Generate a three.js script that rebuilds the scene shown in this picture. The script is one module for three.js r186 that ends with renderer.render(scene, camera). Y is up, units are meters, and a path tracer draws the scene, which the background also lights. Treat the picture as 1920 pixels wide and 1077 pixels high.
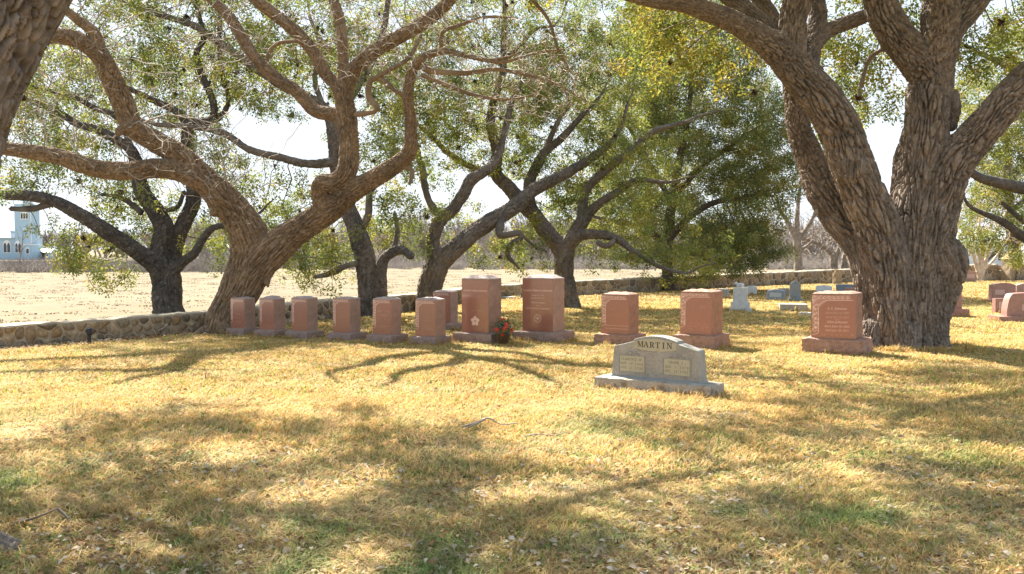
import * as THREE from 'three';
import { mergeGeometries } from 'three/addons/utils/BufferGeometryUtils.js';
import { createNoise2D, createNoise3D } from 'simplex-noise';

// ------------------------------------------------------------------ camera, sky, sun, exposure
const scene = new THREE.Scene();
const EYE = 1.7, FOCAL = 1700, CX = 960, CY = 538.5, HORIZON = 470;      // a 1920 x 1077 frame, lengths in its pixels
const PITCH = -Math.atan((CY - HORIZON) / FOCAL);
const camera = new THREE.PerspectiveCamera(2 * Math.atan(CY / FOCAL) * 180 / Math.PI, 1920 / 1077, 0.1, 3000);
camera.position.set(0, EYE, 0);
camera.rotation.set(PITCH, 0, 0);

const SUN_AZ = 35 * Math.PI / 180, SUN_EL = 46 * Math.PI / 180;           // left of straight ahead, height
const sunDir = new THREE.Vector3(-Math.sin(SUN_AZ) * Math.cos(SUN_EL), Math.sin(SUN_EL), -Math.cos(SUN_AZ) * Math.cos(SUN_EL));
const sun = new THREE.DirectionalLight(new THREE.Color().setRGB(1.0, 0.93, 0.83), 5);
sun.position.copy(sunDir).multiplyScalar(80).add(new THREE.Vector3(0, 0, -20));
sun.target.position.set(0, 0, -20);
sun.castShadow = true; sun.shadow.mapSize.set(4096, 4096);
Object.assign(sun.shadow.camera, { left: -40, right: 40, top: 40, bottom: -40, near: 1, far: 200 });
scene.add(sun, sun.target);

{ // clear pale winter sky: air only
  const W = 512, H = 256, a = new Float32Array(W * H * 4), v = new THREE.Vector3();
  for (let j = 0; j < H; j++) for (let i = 0; i < W; i++) {
    const el = ((j + 0.5) / H - 0.5) * Math.PI, az = ((i + 0.5) / W - 0.5) * 2 * Math.PI, k = (j * W + i) * 4;
    v.set(Math.cos(el) * Math.cos(az), Math.sin(el), Math.cos(el) * Math.sin(az));
    const t = Math.pow(Math.max(0, Math.sin(el)), 0.55), g = Math.max(0, v.dot(sunDir)), glow = 0.25 * Math.pow(g, 24) + 0.06 * Math.pow(g, 5);
    a[k] = 0.305 * (1 - t) + 0.17 * t + glow; a[k + 1] = 0.318 * (1 - t) + 0.228 * t + glow * 0.97; a[k + 2] = 0.327 * (1 - t) + 0.305 * t + glow * 0.92; a[k + 3] = 1;
  }
  const sky = new THREE.DataTexture(a, W, H, THREE.RGBAFormat, THREE.FloatType);
  sky.mapping = THREE.EquirectangularReflectionMapping; sky.magFilter = sky.minFilter = THREE.LinearFilter; sky.needsUpdate = true;
  scene.background = sky; scene.environment = sky;
}
const renderer = new THREE.WebGLRenderer({ antialias: true });
renderer.setSize(1024, 574);
renderer.toneMapping = THREE.LinearToneMapping;
renderer.toneMappingExposure = 4.05;
renderer.shadowMap.enabled = true;

// ------------------------------------------------------------------ helpers
const rng = (s) => { let a = s >>> 0; return () => { a = (a + 0x6d2b79f5) | 0; let t = Math.imul(a ^ (a >>> 15), 1 | a); t = (t + Math.imul(t ^ (t >>> 7), 61 | t)) ^ t; return ((t ^ (t >>> 14)) >>> 0) / 4294967296; }; };
const R0 = rng(11), n2 = createNoise2D(rng(5)), n3 = createNoise3D(rng(6));
const V = (x, y, z) => new THREE.Vector3(x, y, z);
const lerp = (a, b, t) => a + (b - a) * t, clamp = (x, a, b) => Math.min(b, Math.max(a, x)), sstep = (a, b, x) => { const t = clamp((x - a) / (b - a), 0, 1); return t * t * (3 - 2 * t); };
const rgb = (r, g, b) => new THREE.Color().setRGB(r, g, b);
const cosP = Math.cos(PITCH), sinP = Math.sin(PITCH);
// the point at a given distance ahead that the photograph shows at (px, py)
function at(px, py, depth) {
  const x = (px - CX) / FOCAL, y = -(py - CY) / FOCAL, yy = y * cosP + sinP, zz = y * sinP - cosP, k = depth / -zz;
  return V(x * k, EYE + yy * k, -depth);
}
function onGround(px, py) {
  const y = -(py - CY) / FOCAL, yy = y * cosP + sinP, zz = y * sinP - cosP, k = EYE / -yy;
  return V((px - CX) / FOCAL * k, 0, zz * k);
}
const used = new Map();
function numbered(n) { const k = used.get(n) || 0; used.set(n, k + 1); return k ? n + '_' + String(k).padStart(3, '0') : n; }
function tag(o, label, category, group) { o.userData.label = label; o.userData.category = category; if (group) o.userData.group = group; return o; }
function thing(name, label, category, pos = V(0, 0, 0), turn = 0, group) {
  const o = new THREE.Group(); o.name = numbered(name); o.position.copy(pos); o.rotation.y = turn; scene.add(o);
  return tag(o, label, category, group);
}
function part(name, geo, mat, parent, kind) {
  const m = new THREE.Mesh(geo, mat); m.name = name; m.castShadow = m.receiveShadow = true; parent.add(m);
  if (kind) m.userData.kind = kind;
  return m;
}
function structure(name, geo, mat) { const m = part(name, geo, mat, scene); m.userData.kind = 'structure'; return m; }
const std = (c, rough = 0.9, extra = {}) => new THREE.MeshStandardMaterial({ color: c, roughness: rough, ...extra });

function geoFrom(pos, idx, col, uv) {
  const g = new THREE.BufferGeometry();
  g.setAttribute('position', new THREE.Float32BufferAttribute(pos, 3));
  if (col) g.setAttribute('color', new THREE.Float32BufferAttribute(col, 3));
  if (uv) g.setAttribute('uv', new THREE.Float32BufferAttribute(uv, 2));
  if (idx) g.setIndex(idx);
  g.computeVertexNormals();
  return g;
}
// many small meshes into one, positions (and colours) only
class Bag {
  constructor() { this.p = []; this.c = []; this.i = []; }
  vert(x, y, z, c) { this.p.push(x, y, z); this.c.push(c[0], c[1], c[2]); return this.p.length / 3 - 1; }
  tri(a, b, c) { this.i.push(a, b, c); }
  quad(a, b, c, d) { this.i.push(a, b, c, a, c, d); }
  geo() { return geoFrom(this.p, this.i, this.c); }
}
// colour texture from a function (u, v in metres over a tile) -> linear rgb
function noiseTexture(W, fn) {
  const a = new Uint8Array(W * W * 4), enc = (x) => { x = clamp(x, 0, 1); return Math.round(255 * (x <= 0.0031308 ? 12.92 * x : 1.055 * Math.pow(x, 1 / 2.4) - 0.055)); };
  for (let j = 0; j < W; j++) for (let i = 0; i < W; i++) { const c = fn(i / W, j / W), k = (j * W + i) * 4; a[k] = enc(c[0]); a[k + 1] = enc(c[1]); a[k + 2] = enc(c[2]); a[k + 3] = 255; }
  const t = new THREE.DataTexture(a, W, W); t.colorSpace = THREE.SRGBColorSpace; t.wrapS = t.wrapT = THREE.RepeatWrapping; t.magFilter = THREE.LinearFilter; t.needsUpdate = true; return t;
}
function heightTexture(W, fn) {
  const a = new Uint8Array(W * W * 4);
  for (let j = 0; j < W; j++) for (let i = 0; i < W; i++) { const h = Math.round(255 * clamp(fn(i / W, j / W), 0, 1)), k = (j * W + i) * 4; a[k] = a[k + 1] = a[k + 2] = h; a[k + 3] = 255; }
  const t = new THREE.DataTexture(a, W, W); t.wrapS = t.wrapT = THREE.RepeatWrapping; t.magFilter = THREE.LinearFilter; t.needsUpdate = true; return t;
}
// noise that repeats over the unit square
const TN = createNoise3D(rng(77));
function tile(u, v, f, s = 0) { // four-corner blend
  const a = TN(u * f, v * f, s), b = TN((u - 1) * f, v * f, s), c = TN(u * f, (v - 1) * f, s), d = TN((u - 1) * f, (v - 1) * f, s);
  return lerp(lerp(a, b, u), lerp(c, d, u), v) * 1.3;
}
// ------------------------------------------------------------------ tree building
// A limb is [[px, py, depth, width in px], ...] as the photograph shows it; it becomes a smooth chain of points with radii.
let WIDTH = 1;
function chainFrom(pts, stepM = 0.1) {
  const P = pts.map((q) => q.isVector3 ? q : (q.length === 4 ? Object.assign(at(q[0], q[1], q[2]), { r: WIDTH * q[3] / 2 * q[2] / FOCAL }) : q));
  const curve = new THREE.CatmullRomCurve3(P, false, 'centripetal'), L = curve.getLength(), n = Math.max(2, Math.ceil(L / stepM)), out = [];
  for (let i = 0; i <= n; i++) {
    const t = i / n, p = curve.getPoint(t), f = t * (P.length - 1), k = Math.min(P.length - 2, Math.floor(f)), u = f - k;
    p.r = lerp(P[k].r, P[k + 1].r, u * u * (3 - 2 * u)); out.push(p);
  }
  return frames(out);
}
const ball = (px, py, depth, w) => { const p = at(px, py, depth), r = w / 2 * depth / FOCAL, q = p.clone().add(V(0, r * 0.15, 0)); p.r = q.r = r; return frames([p, q]); };
// limbs that would end blunt run out into a thin crooked end
function tapered(c, rnd) {
  const e = c[c.length - 1]; if (e.r < 0.03 || e.y < 2.2 || c[c.length - 1].s < 1.5) return c;
  const out = [...c], d = e.T.clone(), n = 10, step = e.r * 2.2; let p = e;
  for (let i = 1; i <= n; i++) { d.add(V((rnd() - 0.5) * 0.5, (rnd() - 0.35) * 0.4, (rnd() - 0.5) * 0.5)).normalize(); p = Object.assign(p.clone().addScaledVector(d, step), { r: lerp(e.r, 0.014, i / n) }); out.push(p); }
  return frames(out);
}
function frames(c) { // parallel-transported frames
  let N = null, s = 0;
  for (let i = 0; i < c.length; i++) {
    const T = c[Math.min(i + 1, c.length - 1)].clone().sub(c[Math.max(i - 1, 0)]).normalize();
    if (!N) { N = Math.abs(T.y) < 0.9 ? V(0, 1, 0) : V(1, 0, 0); }
    N = N.clone().addScaledVector(T, -N.dot(T)).normalize();
    c[i].T = T; c[i].N = N; c[i].B = T.clone().cross(N);
    if (i) s += c[i].distanceTo(c[i - 1]);
    c[i].s = s;
  }
  return c;
}
// height of the bark (0..1): long ridges that split and join, broken into plates
function barkHeight(x, y, s, fr, off) {
  const wx = n3(x * 2.2 + off, y * 2.2, s * 1.1) * 0.05, wy = n3(x * 2.2, y * 2.2 + 9, s * 1.1 + off) * 0.05;
  const a = n3((x + wx) * fr, (y + wy) * fr, s * fr * 0.14 + off), b = n3((x - wy) * fr * 0.9 + 31, (y + wx) * fr * 0.9, s * fr * 0.22 - off);
  const ridge = sstep(0, 0.3, Math.abs(a)) * 0.62 + sstep(0, 0.3, Math.abs(b)) * 0.38;
  const plates = sstep(0, 0.25, Math.abs(n3(x * fr * 0.6, y * fr * 0.6 + 4, s * fr * 0.4)));
  return ridge * (0.86 + 0.14 * plates);
}
const barkTint = (P, p, off) => { // lichen-grey, brown and stained patches
  const a = n3(p.x * 0.9 + off, p.y * 0.9, p.z * 0.9), b = n3(p.x * 4.1, p.y * 4.1 + off, p.z * 4.1), c = n3(p.x * 17, p.y * 13, p.z * 17);
  let k = 1 + 0.14 * a + 0.16 * b + 0.2 * c, r = P.color[0] * k, g = P.color[1] * k, bl = P.color[2] * k;
  const st = sstep(0.25, 0.6, n3(p.x * 1.4 + 40, p.y * 1.4, p.z * 1.4 + off) + 0.25 * b) * (P.stain ?? 0.3);
  r = lerp(r, 0.035, st); g = lerp(g, 0.032, st); bl = lerp(bl, 0.03, st);
  const li = sstep(0.62, 0.75, n3(p.x * 9 + off, p.y * 9, p.z * 9 + 70) + 0.3 * c) * (P.lichen ?? 0.5) * 0.45;
  return [lerp(r, 0.36, li), lerp(g, 0.36, li), lerp(bl, 0.31, li)];
};
// One continuous skin round a set of chains: smooth union of tapered capsules, meshed on a sparse grid.
function skin(chains, cell, P) {
  const B = 8, bs = B * cell, blocks = new Map(), bones = [], KEY = 4096;
  chains.forEach((c, ci) => { for (let i = 0; i + 1 < c.length; i++) bones.push([c[i], c[i + 1], ci]); });
  const bk = (x, y, z) => ((x + 2048) * KEY + (y + 2048)) * KEY + (z + 2048);
  for (const b of bones) {
    const m = Math.max(b[0].r, b[1].r), pad = m * 1.0 + 0.45 * m + 3 * cell, lo = [], hi = [];
    for (const ax of ['x', 'y', 'z']) { lo.push(Math.floor((Math.min(b[0][ax], b[1][ax]) - pad) / bs)); hi.push(Math.floor((Math.max(b[0][ax], b[1][ax]) + pad) / bs)); }
    for (let x = lo[0]; x <= hi[0]; x++) for (let y = Math.max(lo[1], Math.floor(-0.3 / bs)); y <= hi[1]; y++) for (let z = lo[2]; z <= hi[2]; z++) {
      const k = bk(x, y, z); let e = blocks.get(k); if (!e) blocks.set(k, e = { x, y, z, list: [] }); e.list.push(b);
    }
  }
  const dC = new Float64Array(chains.length), rC = new Float64Array(chains.length);
  const cuts = P.cuts || [];
  function field(list, cs, x, y, z) {
    for (const c of cs) dC[c] = 1e9;
    for (const [a, b, c] of list) {
      const bx = b.x - a.x, by = b.y - a.y, bz = b.z - a.z, px = x - a.x, py = y - a.y, pz = z - a.z;
      let t = (px * bx + py * by + pz * bz) / (bx * bx + by * by + bz * bz); t = t < 0 ? 0 : t > 1 ? 1 : t;
      const ex = px - bx * t, ey = py - by * t, ez = pz - bz * t, r = a.r + (b.r - a.r) * t, d = Math.sqrt(ex * ex + ey * ey + ez * ez) - r;
      if (d < dC[c]) { dC[c] = d; rC[c] = r; }
    }
    let d = 1e9, r = 1;
    for (const c of cs) {
      const e = dC[c]; if (e > 1e8) continue;
      if (d > 1e8) { d = e; r = rC[c]; continue; }
      const k = (P.blend ?? 0.5) * Math.min(r, rC[c]) + 0.01, h = Math.max(k - Math.abs(d - e), 0) / k;
      const nr = d < e ? r : rC[c]; d = Math.min(d, e) - h * h * k * 0.25; r = nr;
    }
    for (const q of cuts) { const e = -(Math.hypot((x - q.x), (y - q.y) * q.sy, (z - q.z)) - q.r), k = q.r * 0.5, h = Math.max(k - Math.abs(d - e), 0) / k; d = Math.max(d, e) + h * h * k * 0.25; }
    return d;
  }
  const S = B + 1, f = new Float64Array(S * S * S), pos = [], vidx = new Map(), edges = [], meta = [];
  const CK = 1 << 16, ck = (x, y, z) => ((x + 32768) * CK + (y + 32768)) * CK + (z + 32768);
  const edgeList = [[0, 1], [2, 3], [4, 5], [6, 7], [0, 2], [1, 3], [4, 6], [5, 7], [0, 4], [1, 5], [2, 6], [3, 7]];
  for (const e of blocks.values()) {
    const cs = [...new Set(e.list.map((b) => b[2]))], ox = e.x * B, oy = e.y * B, oz = e.z * B;
    const mid = field(e.list, cs, (ox + B / 2) * cell, (oy + B / 2) * cell, (oz + B / 2) * cell);
    if (Math.abs(mid) > bs * 1.1) continue;
    for (let k = 0, n = 0; k < S; k++) for (let j = 0; j < S; j++) for (let i = 0; i < S; i++, n++) f[n] = field(e.list, cs, (ox + i) * cell, (oy + j) * cell, (oz + k) * cell);
    for (let k = 0; k < B; k++) for (let j = 0; j < B; j++) for (let i = 0; i < B; i++) {
      const n = (k * S + j) * S + i, v = [f[n], f[n + 1], f[n + S], f[n + S + 1], f[n + S * S], f[n + S * S + 1], f[n + S * S + S], f[n + S * S + S + 1]];
      let inside = 0; for (const q of v) if (q < 0) inside++;
      if (!inside || inside === 8) continue;
      let x = 0, y = 0, z = 0, c = 0;
      for (const [a, b] of edgeList) if ((v[a] < 0) !== (v[b] < 0)) {
        const t = v[a] / (v[a] - v[b]);
        x += lerp(a & 1, b & 1, t); y += lerp((a >> 1) & 1, (b >> 1) & 1, t); z += lerp(a >> 2, b >> 2, t); c++;
      }
      vidx.set(ck(ox + i, oy + j, oz + k), meta.length);
      pos.push((ox + i + x / c) * cell, (oy + j + y / c) * cell, (oz + k + z / c) * cell); meta.push(e.list);
      if ((v[0] < 0) !== (v[1] < 0)) edges.push(0, ox + i, oy + j, oz + k, v[0] < 0 ? 1 : 0);
      if ((v[0] < 0) !== (v[2] < 0)) edges.push(1, ox + i, oy + j, oz + k, v[0] < 0 ? 1 : 0);
      if ((v[0] < 0) !== (v[4] < 0)) edges.push(2, ox + i, oy + j, oz + k, v[0] < 0 ? 1 : 0);
    }
  }
  const idx = [];
  for (let q = 0; q < edges.length; q += 5) {
    const [ax, x, y, z, s] = [edges[q], edges[q + 1], edges[q + 2], edges[q + 3], edges[q + 4]];
    const g = (dx, dy, dz) => vidx.get(ck(x - dx, y - dy, z - dz));
    const A = g(0, 0, 0), [b, c, d] = ax === 0 ? [g(0, 1, 0), g(0, 1, 1), g(0, 0, 1)] : ax === 1 ? [g(0, 0, 1), g(1, 0, 1), g(1, 0, 0)] : [g(1, 0, 0), g(1, 1, 0), g(0, 1, 0)];
    if (A === undefined || b === undefined || c === undefined || d === undefined) continue;
    if (s) idx.push(A, b, c, A, c, d); else idx.push(A, c, b, A, d, c);
  }
  const geo = geoFrom(pos, idx), nor = geo.attributes.normal.array, col = new Float32Array(pos.length), off = P.seed * 13.7;
  const p = V(), fr = P.freq ?? 14, amp = P.amp ?? 0.03;
  for (let i = 0; i < meta.length; i++) {
    p.set(pos[i * 3], pos[i * 3 + 1], pos[i * 3 + 2]);
    // local coordinates of the closest place on each chain near by
    const best = new Map();
    for (const [a, b, c] of meta[i]) {
      const bx = b.x - a.x, by = b.y - a.y, bz = b.z - a.z; let t = ((p.x - a.x) * bx + (p.y - a.y) * by + (p.z - a.z) * bz) / (bx * bx + by * by + bz * bz); t = clamp(t, 0, 1);
      const r = lerp(a.r, b.r, t), cx = a.x + bx * t, cy = a.y + by * t, cz = a.z + bz * t, d = Math.hypot(p.x - cx, p.y - cy, p.z - cz) - r, o = best.get(c);
      if (!o || d < o.d) best.set(c, { d, r, a, b, t, cx, cy, cz });
    }
    const cand = [...best.values()].sort((u, v) => u.d - v.d).slice(0, 2); let h = 0, W = 0, rr = 0, grain = 0;
    for (const o of cand) {
      const w = Math.exp(-(o.d - cand[0].d) / (0.12 * o.r + 0.01)); if (w < 0.05) continue;
      const { a, b, t } = o, ex = p.x - o.cx, ey = p.y - o.cy, ez = p.z - o.cz;
      const Nx = lerp(a.N.x, b.N.x, t), Ny = lerp(a.N.y, b.N.y, t), Nz = lerp(a.N.z, b.N.z, t), Bx = lerp(a.B.x, b.B.x, t), By = lerp(a.B.y, b.B.y, t), Bz = lerp(a.B.z, b.B.z, t);
      const f2 = fr * clamp(0.35 / Math.max(o.r, 0.08), 1, 2.2);
      const lx = ex * Nx + ey * Ny + ez * Nz, ly = ex * Bx + ey * By + ez * Bz, ls = lerp(a.s, b.s, t); h += w * barkHeight(lx, ly, ls, f2, off); W += w;
      grain += w * (n3(lx * f2 * 1.9 + 5, ly * f2 * 1.9, ls * f2 * 0.22 + off) * 0.7 + n3(lx * f2 * 3.1, ly * f2 * 3.1 + 8, ls * f2 * 0.5 - off) * 0.5); rr += w * o.r;
    }
    h /= W; rr /= W; grain = 1 + 0.42 * grain / W;
    const lump = n3(p.x * 1.7 + off, p.y * 1.7, p.z * 1.7) * 0.07 + n3(p.x * 5, p.y * 5 + off, p.z * 5) * 0.035, A = Math.min(amp, rr * 0.36), D = (h - 0.8) * A + lump * Math.min(rr, 0.5) * (P.lump ?? 1);
    pos[i * 3] += nor[i * 3] * D; pos[i * 3 + 1] += nor[i * 3 + 1] * D; pos[i * 3 + 2] += nor[i * 3 + 2] * D;
    const t = barkTint(P, p, off); col[i * 3] = t[0] * grain; col[i * 3 + 1] = t[1] * grain; col[i * 3 + 2] = t[2] * grain;
  }
  return geoFrom(pos, idx, col);
}
// tube along a list of points with radii
function tube(bag, pts, sides, P, wob = 0.12) {
  const c = pts[0].T ? pts : frames(pts); let prev = null;
  c.forEach((q, i) => {
    const ring = [], tint = P.tint ? P.tint(q) : barkTint(P, q, P.seed);
    for (let k = 0; k < sides; k++) {
      const a = k / sides * Math.PI * 2, rr = q.r * (1 + wob * n3(q.x * 6 + Math.cos(a) * 1.5, q.y * 6 + Math.sin(a) * 1.5, q.z * 6 + P.seed));
      const ca = Math.cos(a) * rr, sa = Math.sin(a) * rr;
      ring.push(bag.vert(q.x + q.N.x * ca + q.B.x * sa, q.y + q.N.y * ca + q.B.y * sa, q.z + q.N.z * ca + q.B.z * sa, tint));
    }
    if (prev) for (let k = 0; k < sides; k++) { const k2 = (k + 1) % sides; bag.quad(prev[k], prev[k2], ring[k2], ring[k]); }
    prev = ring;
  });
  const e = c[c.length - 1], tip = bag.vert(e.x + e.T.x * e.r, e.y + e.T.y * e.r, e.z + e.T.z * e.r, P.tint ? P.tint(e) : barkTint(P, e, P.seed));
  for (let k = 0; k < sides; k++) bag.tri(prev[k], prev[(k + 1) % sides], tip);
}
// space colonisation: twigs that grow from limbs towards scattered points
function colonise(base, att, o) {
  const N = base.map((p) => ({ p, parent: -1, base: true, r: p.r })), rnd = o.rnd, A = att.map((p) => ({ p, n: -1, d: 1e9 }));
  const upd = (from) => { for (const a of A) for (let i = from; i < N.length; i++) { const q = N[i].p, d = (q.x - a.p.x) ** 2 + (q.y - a.p.y) ** 2 + (q.z - a.p.z) ** 2; if (d < a.d) { a.d = d; a.n = i; } } };
  upd(0);
  let live = A;
  for (let it = 0; it < (o.iter ?? 80) && live.length; it++) {
    live = live.filter((a) => a.d > o.kill * o.kill);
    const pull = new Map();
    for (const a of live) { const q = N[a.n].p, L = Math.sqrt(a.d), e = pull.get(a.n) || pull.set(a.n, V()).get(a.n); e.x += (a.p.x - q.x) / L; e.y += (a.p.y - q.y) / L; e.z += (a.p.z - q.z) / L; }
    const start = N.length;
    for (const [n, dir] of pull) {
      const m = N[n]; m.kids = (m.kids || 0) + 1; if (m.kids > 4) continue;
      dir.normalize(); const w = o.wob; dir.x += (rnd() - 0.5) * w; dir.y += (rnd() - 0.5) * w + (o.lift || 0); dir.z += (rnd() - 0.5) * w; dir.normalize();
      if (m.dir) dir.addScaledVector(m.dir, o.keep ?? 0.35).normalize();
      N.push({ p: m.p.clone().addScaledVector(dir, o.step), parent: n, dir: dir.clone(), r: 0 });
    }
    if (N.length === start) break;
    for (const a of live) for (let i = start; i < N.length; i++) { const q = N[i].p, d = (q.x - a.p.x) ** 2 + (q.y - a.p.y) ** 2 + (q.z - a.p.z) ** 2; if (d < a.d) { a.d = d; a.n = i; } }
    if (N.length > (o.max ?? 9000)) break;
  }
  const ex = o.exp ?? 2.3, acc = new Float64Array(N.length), main = new Int32Array(N.length).fill(-1);
  for (let i = N.length - 1; i >= 0; i--) { const m = N[i]; if (m.base) continue; m.r = acc[i] ? Math.pow(acc[i], 1 / ex) : o.tip; acc[m.parent] += Math.pow(m.r, ex); }
  for (let i = 0; i < N.length; i++) { const m = N[i]; if (m.base) continue; const q = N[m.parent]; if (q.base) m.r = Math.min(m.r, q.r * 0.8); else m.r = Math.min(m.r, q.r); if (main[m.parent] < 0 || N[main[m.parent]].r < m.r) main[m.parent] = i; }
  return { N, main };
}
function twigTubes(bag, { N, main }, P) {
  for (let i = 0; i < N.length; i++) {
    const m = N[i]; if (m.base) continue;
    if (!N[m.parent].base && main[m.parent] === i) continue;
    const pts = [N[m.parent].p.clone()]; pts[0].r = Math.min(m.r * 1.15, N[m.parent].r);
    for (let k = i; k >= 0; k = main[k]) { const q = N[k].p.clone(); q.r = N[k].r; pts.push(q); }
    tube(bag, pts, m.r > 0.03 ? 6 : m.r > 0.012 ? 4 : 3, P, 0.15);
  }
}
// points inside blobs [px, py, depth, rx px, ry px, rz m, count]
function scatter(blobs, rnd, spread = 0.7) {
  const out = [];
  for (const [px, py, d, rx, ry, rz, n] of blobs) { let left = 0, x = 0, y = 0, z = 0; for (let i = 0; i < n; i++) { // in clumps, so that gaps stay open between them
    if (left-- <= 0) { left = 5 + Math.floor(rnd() * 16); do { x = rnd() * 2 - 1; y = rnd() * 2 - 1; z = rnd() * 2 - 1; } while (x * x + y * y + z * z > 1); }
    const p = at(px, py, d), g = () => (rnd() + rnd() + rnd() - 1.5) * spread; p.x += x * rx * d / FOCAL + g(); p.y -= y * ry * d / FOCAL + g() * 0.7; p.z += z * rz + g(); if (p.y > 0.5) out.push(p);
  } }
  return out;
}
// a spray of small oak leaves, each a folded two-faced blade
function leafSpray(n, rad, len, seed) {
  const r = rng(seed), b = new Bag(), u = V(), w = V(), c = V();
  for (let i = 0; i < n; i++) {
    let x, y, z; do { x = r() * 2 - 1; y = r() * 2 - 1; z = r() * 2 - 1; } while (x * x + y * y + z * z > 1);
    c.set(x, y * 0.75, z).multiplyScalar(rad);
    u.set(x + r() - 0.5, y * 0.5 + r() - 0.75, z + r() - 0.5).normalize(); w.set(r() - 0.5, r() - 0.5, r() - 0.5).cross(u).normalize();
    const L = len * (0.7 + 0.6 * r()), Wd = L * 0.26, f = u.clone().cross(w).multiplyScalar(L * 0.1), k = 0.75 + 0.5 * r(), t = [k * (0.92 + 0.2 * r()), k, k * (0.8 + 0.3 * r())];
    const a = b.vert(c.x, c.y, c.z, t), e = b.vert(c.x + u.x * L, c.y + u.y * L, c.z + u.z * L, t);
    const m1 = b.vert(c.x + u.x * L * 0.55 + w.x * Wd + f.x, c.y + u.y * L * 0.55 + w.y * Wd + f.y, c.z + u.z * L * 0.55 + w.z * Wd + f.z, t), m2 = b.vert(c.x + u.x * L * 0.55 - w.x * Wd + f.x, c.y + u.y * L * 0.55 - w.y * Wd + f.y, c.z + u.z * L * 0.55 - w.z * Wd + f.z, t);
    b.tri(a, m1, e); b.tri(a, e, m2);
  }
  return b.geo();
}
const SPRAY = leafSpray(30, 0.16, 0.068, 3), SPRAY_BIG = leafSpray(52, 0.28, 0.08, 4), SPRAY_FINE = leafSpray(12, 0.14, 0.06, 8);
const leafMat = new THREE.MeshPhysicalMaterial({ color: 0xffffff, roughness: 0.85, transmission: 0.58, thickness: 0, vertexColors: true, side: THREE.DoubleSide, specularIntensity: 0.5 });
const barkMat = new THREE.MeshStandardMaterial({ color: 0xffffff, roughness: 0.95, vertexColors: true });
function instances(name, geo, mat, list, parent, kind = 'stuff') { // list of {p, q, s, c}
  const m = new THREE.InstancedMesh(geo, mat, list.length), M = new THREE.Matrix4(), S = V();
  list.forEach((e, i) => { M.compose(e.p, e.q, e.s.isVector3 ? e.s : S.set(e.s, e.s, e.s)); m.setMatrixAt(i, M); if (e.c) m.setColorAt(i, e.c); });
  m.name = name; m.castShadow = m.receiveShadow = true; m.userData.kind = kind; parent.add(m); return m;
}
const anyTurn = (r) => new THREE.Quaternion().setFromEuler(new THREE.Euler((r() - 0.5) * 1.6, r() * 6.283, (r() - 0.5) * 1.6));
// a clump of ball moss: short curled strands
const MOSS = (() => { const r = rng(91), b = new Bag(); for (let i = 0; i < 40; i++) { const d = V(r() - 0.5, r() - 0.6, r() - 0.5).normalize(), s = V(r() - 0.5, r() - 0.5, r() - 0.5).cross(d).normalize().multiplyScalar(0.006), L = 0.05 + 0.06 * r(), t = [0.9 + 0.3 * r(), 1, 1]; const a = b.vert(s.x, s.y, s.z, t), c = b.vert(-s.x, -s.y, -s.z, t), e = b.vert(d.x * L * 0.7 + s.x * 1.6, d.y * L * 0.7 + s.y, d.z * L * 0.7 + s.z * 1.6, t), f = b.vert(d.x * L, d.y * L - 0.02, d.z * L, t); b.tri(a, c, e); b.tri(c, f, e); } return b.geo(); })();
const mossMat = new THREE.MeshStandardMaterial({ color: 0xffffff, roughness: 1, vertexColors: true, side: THREE.DoubleSide });

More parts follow.
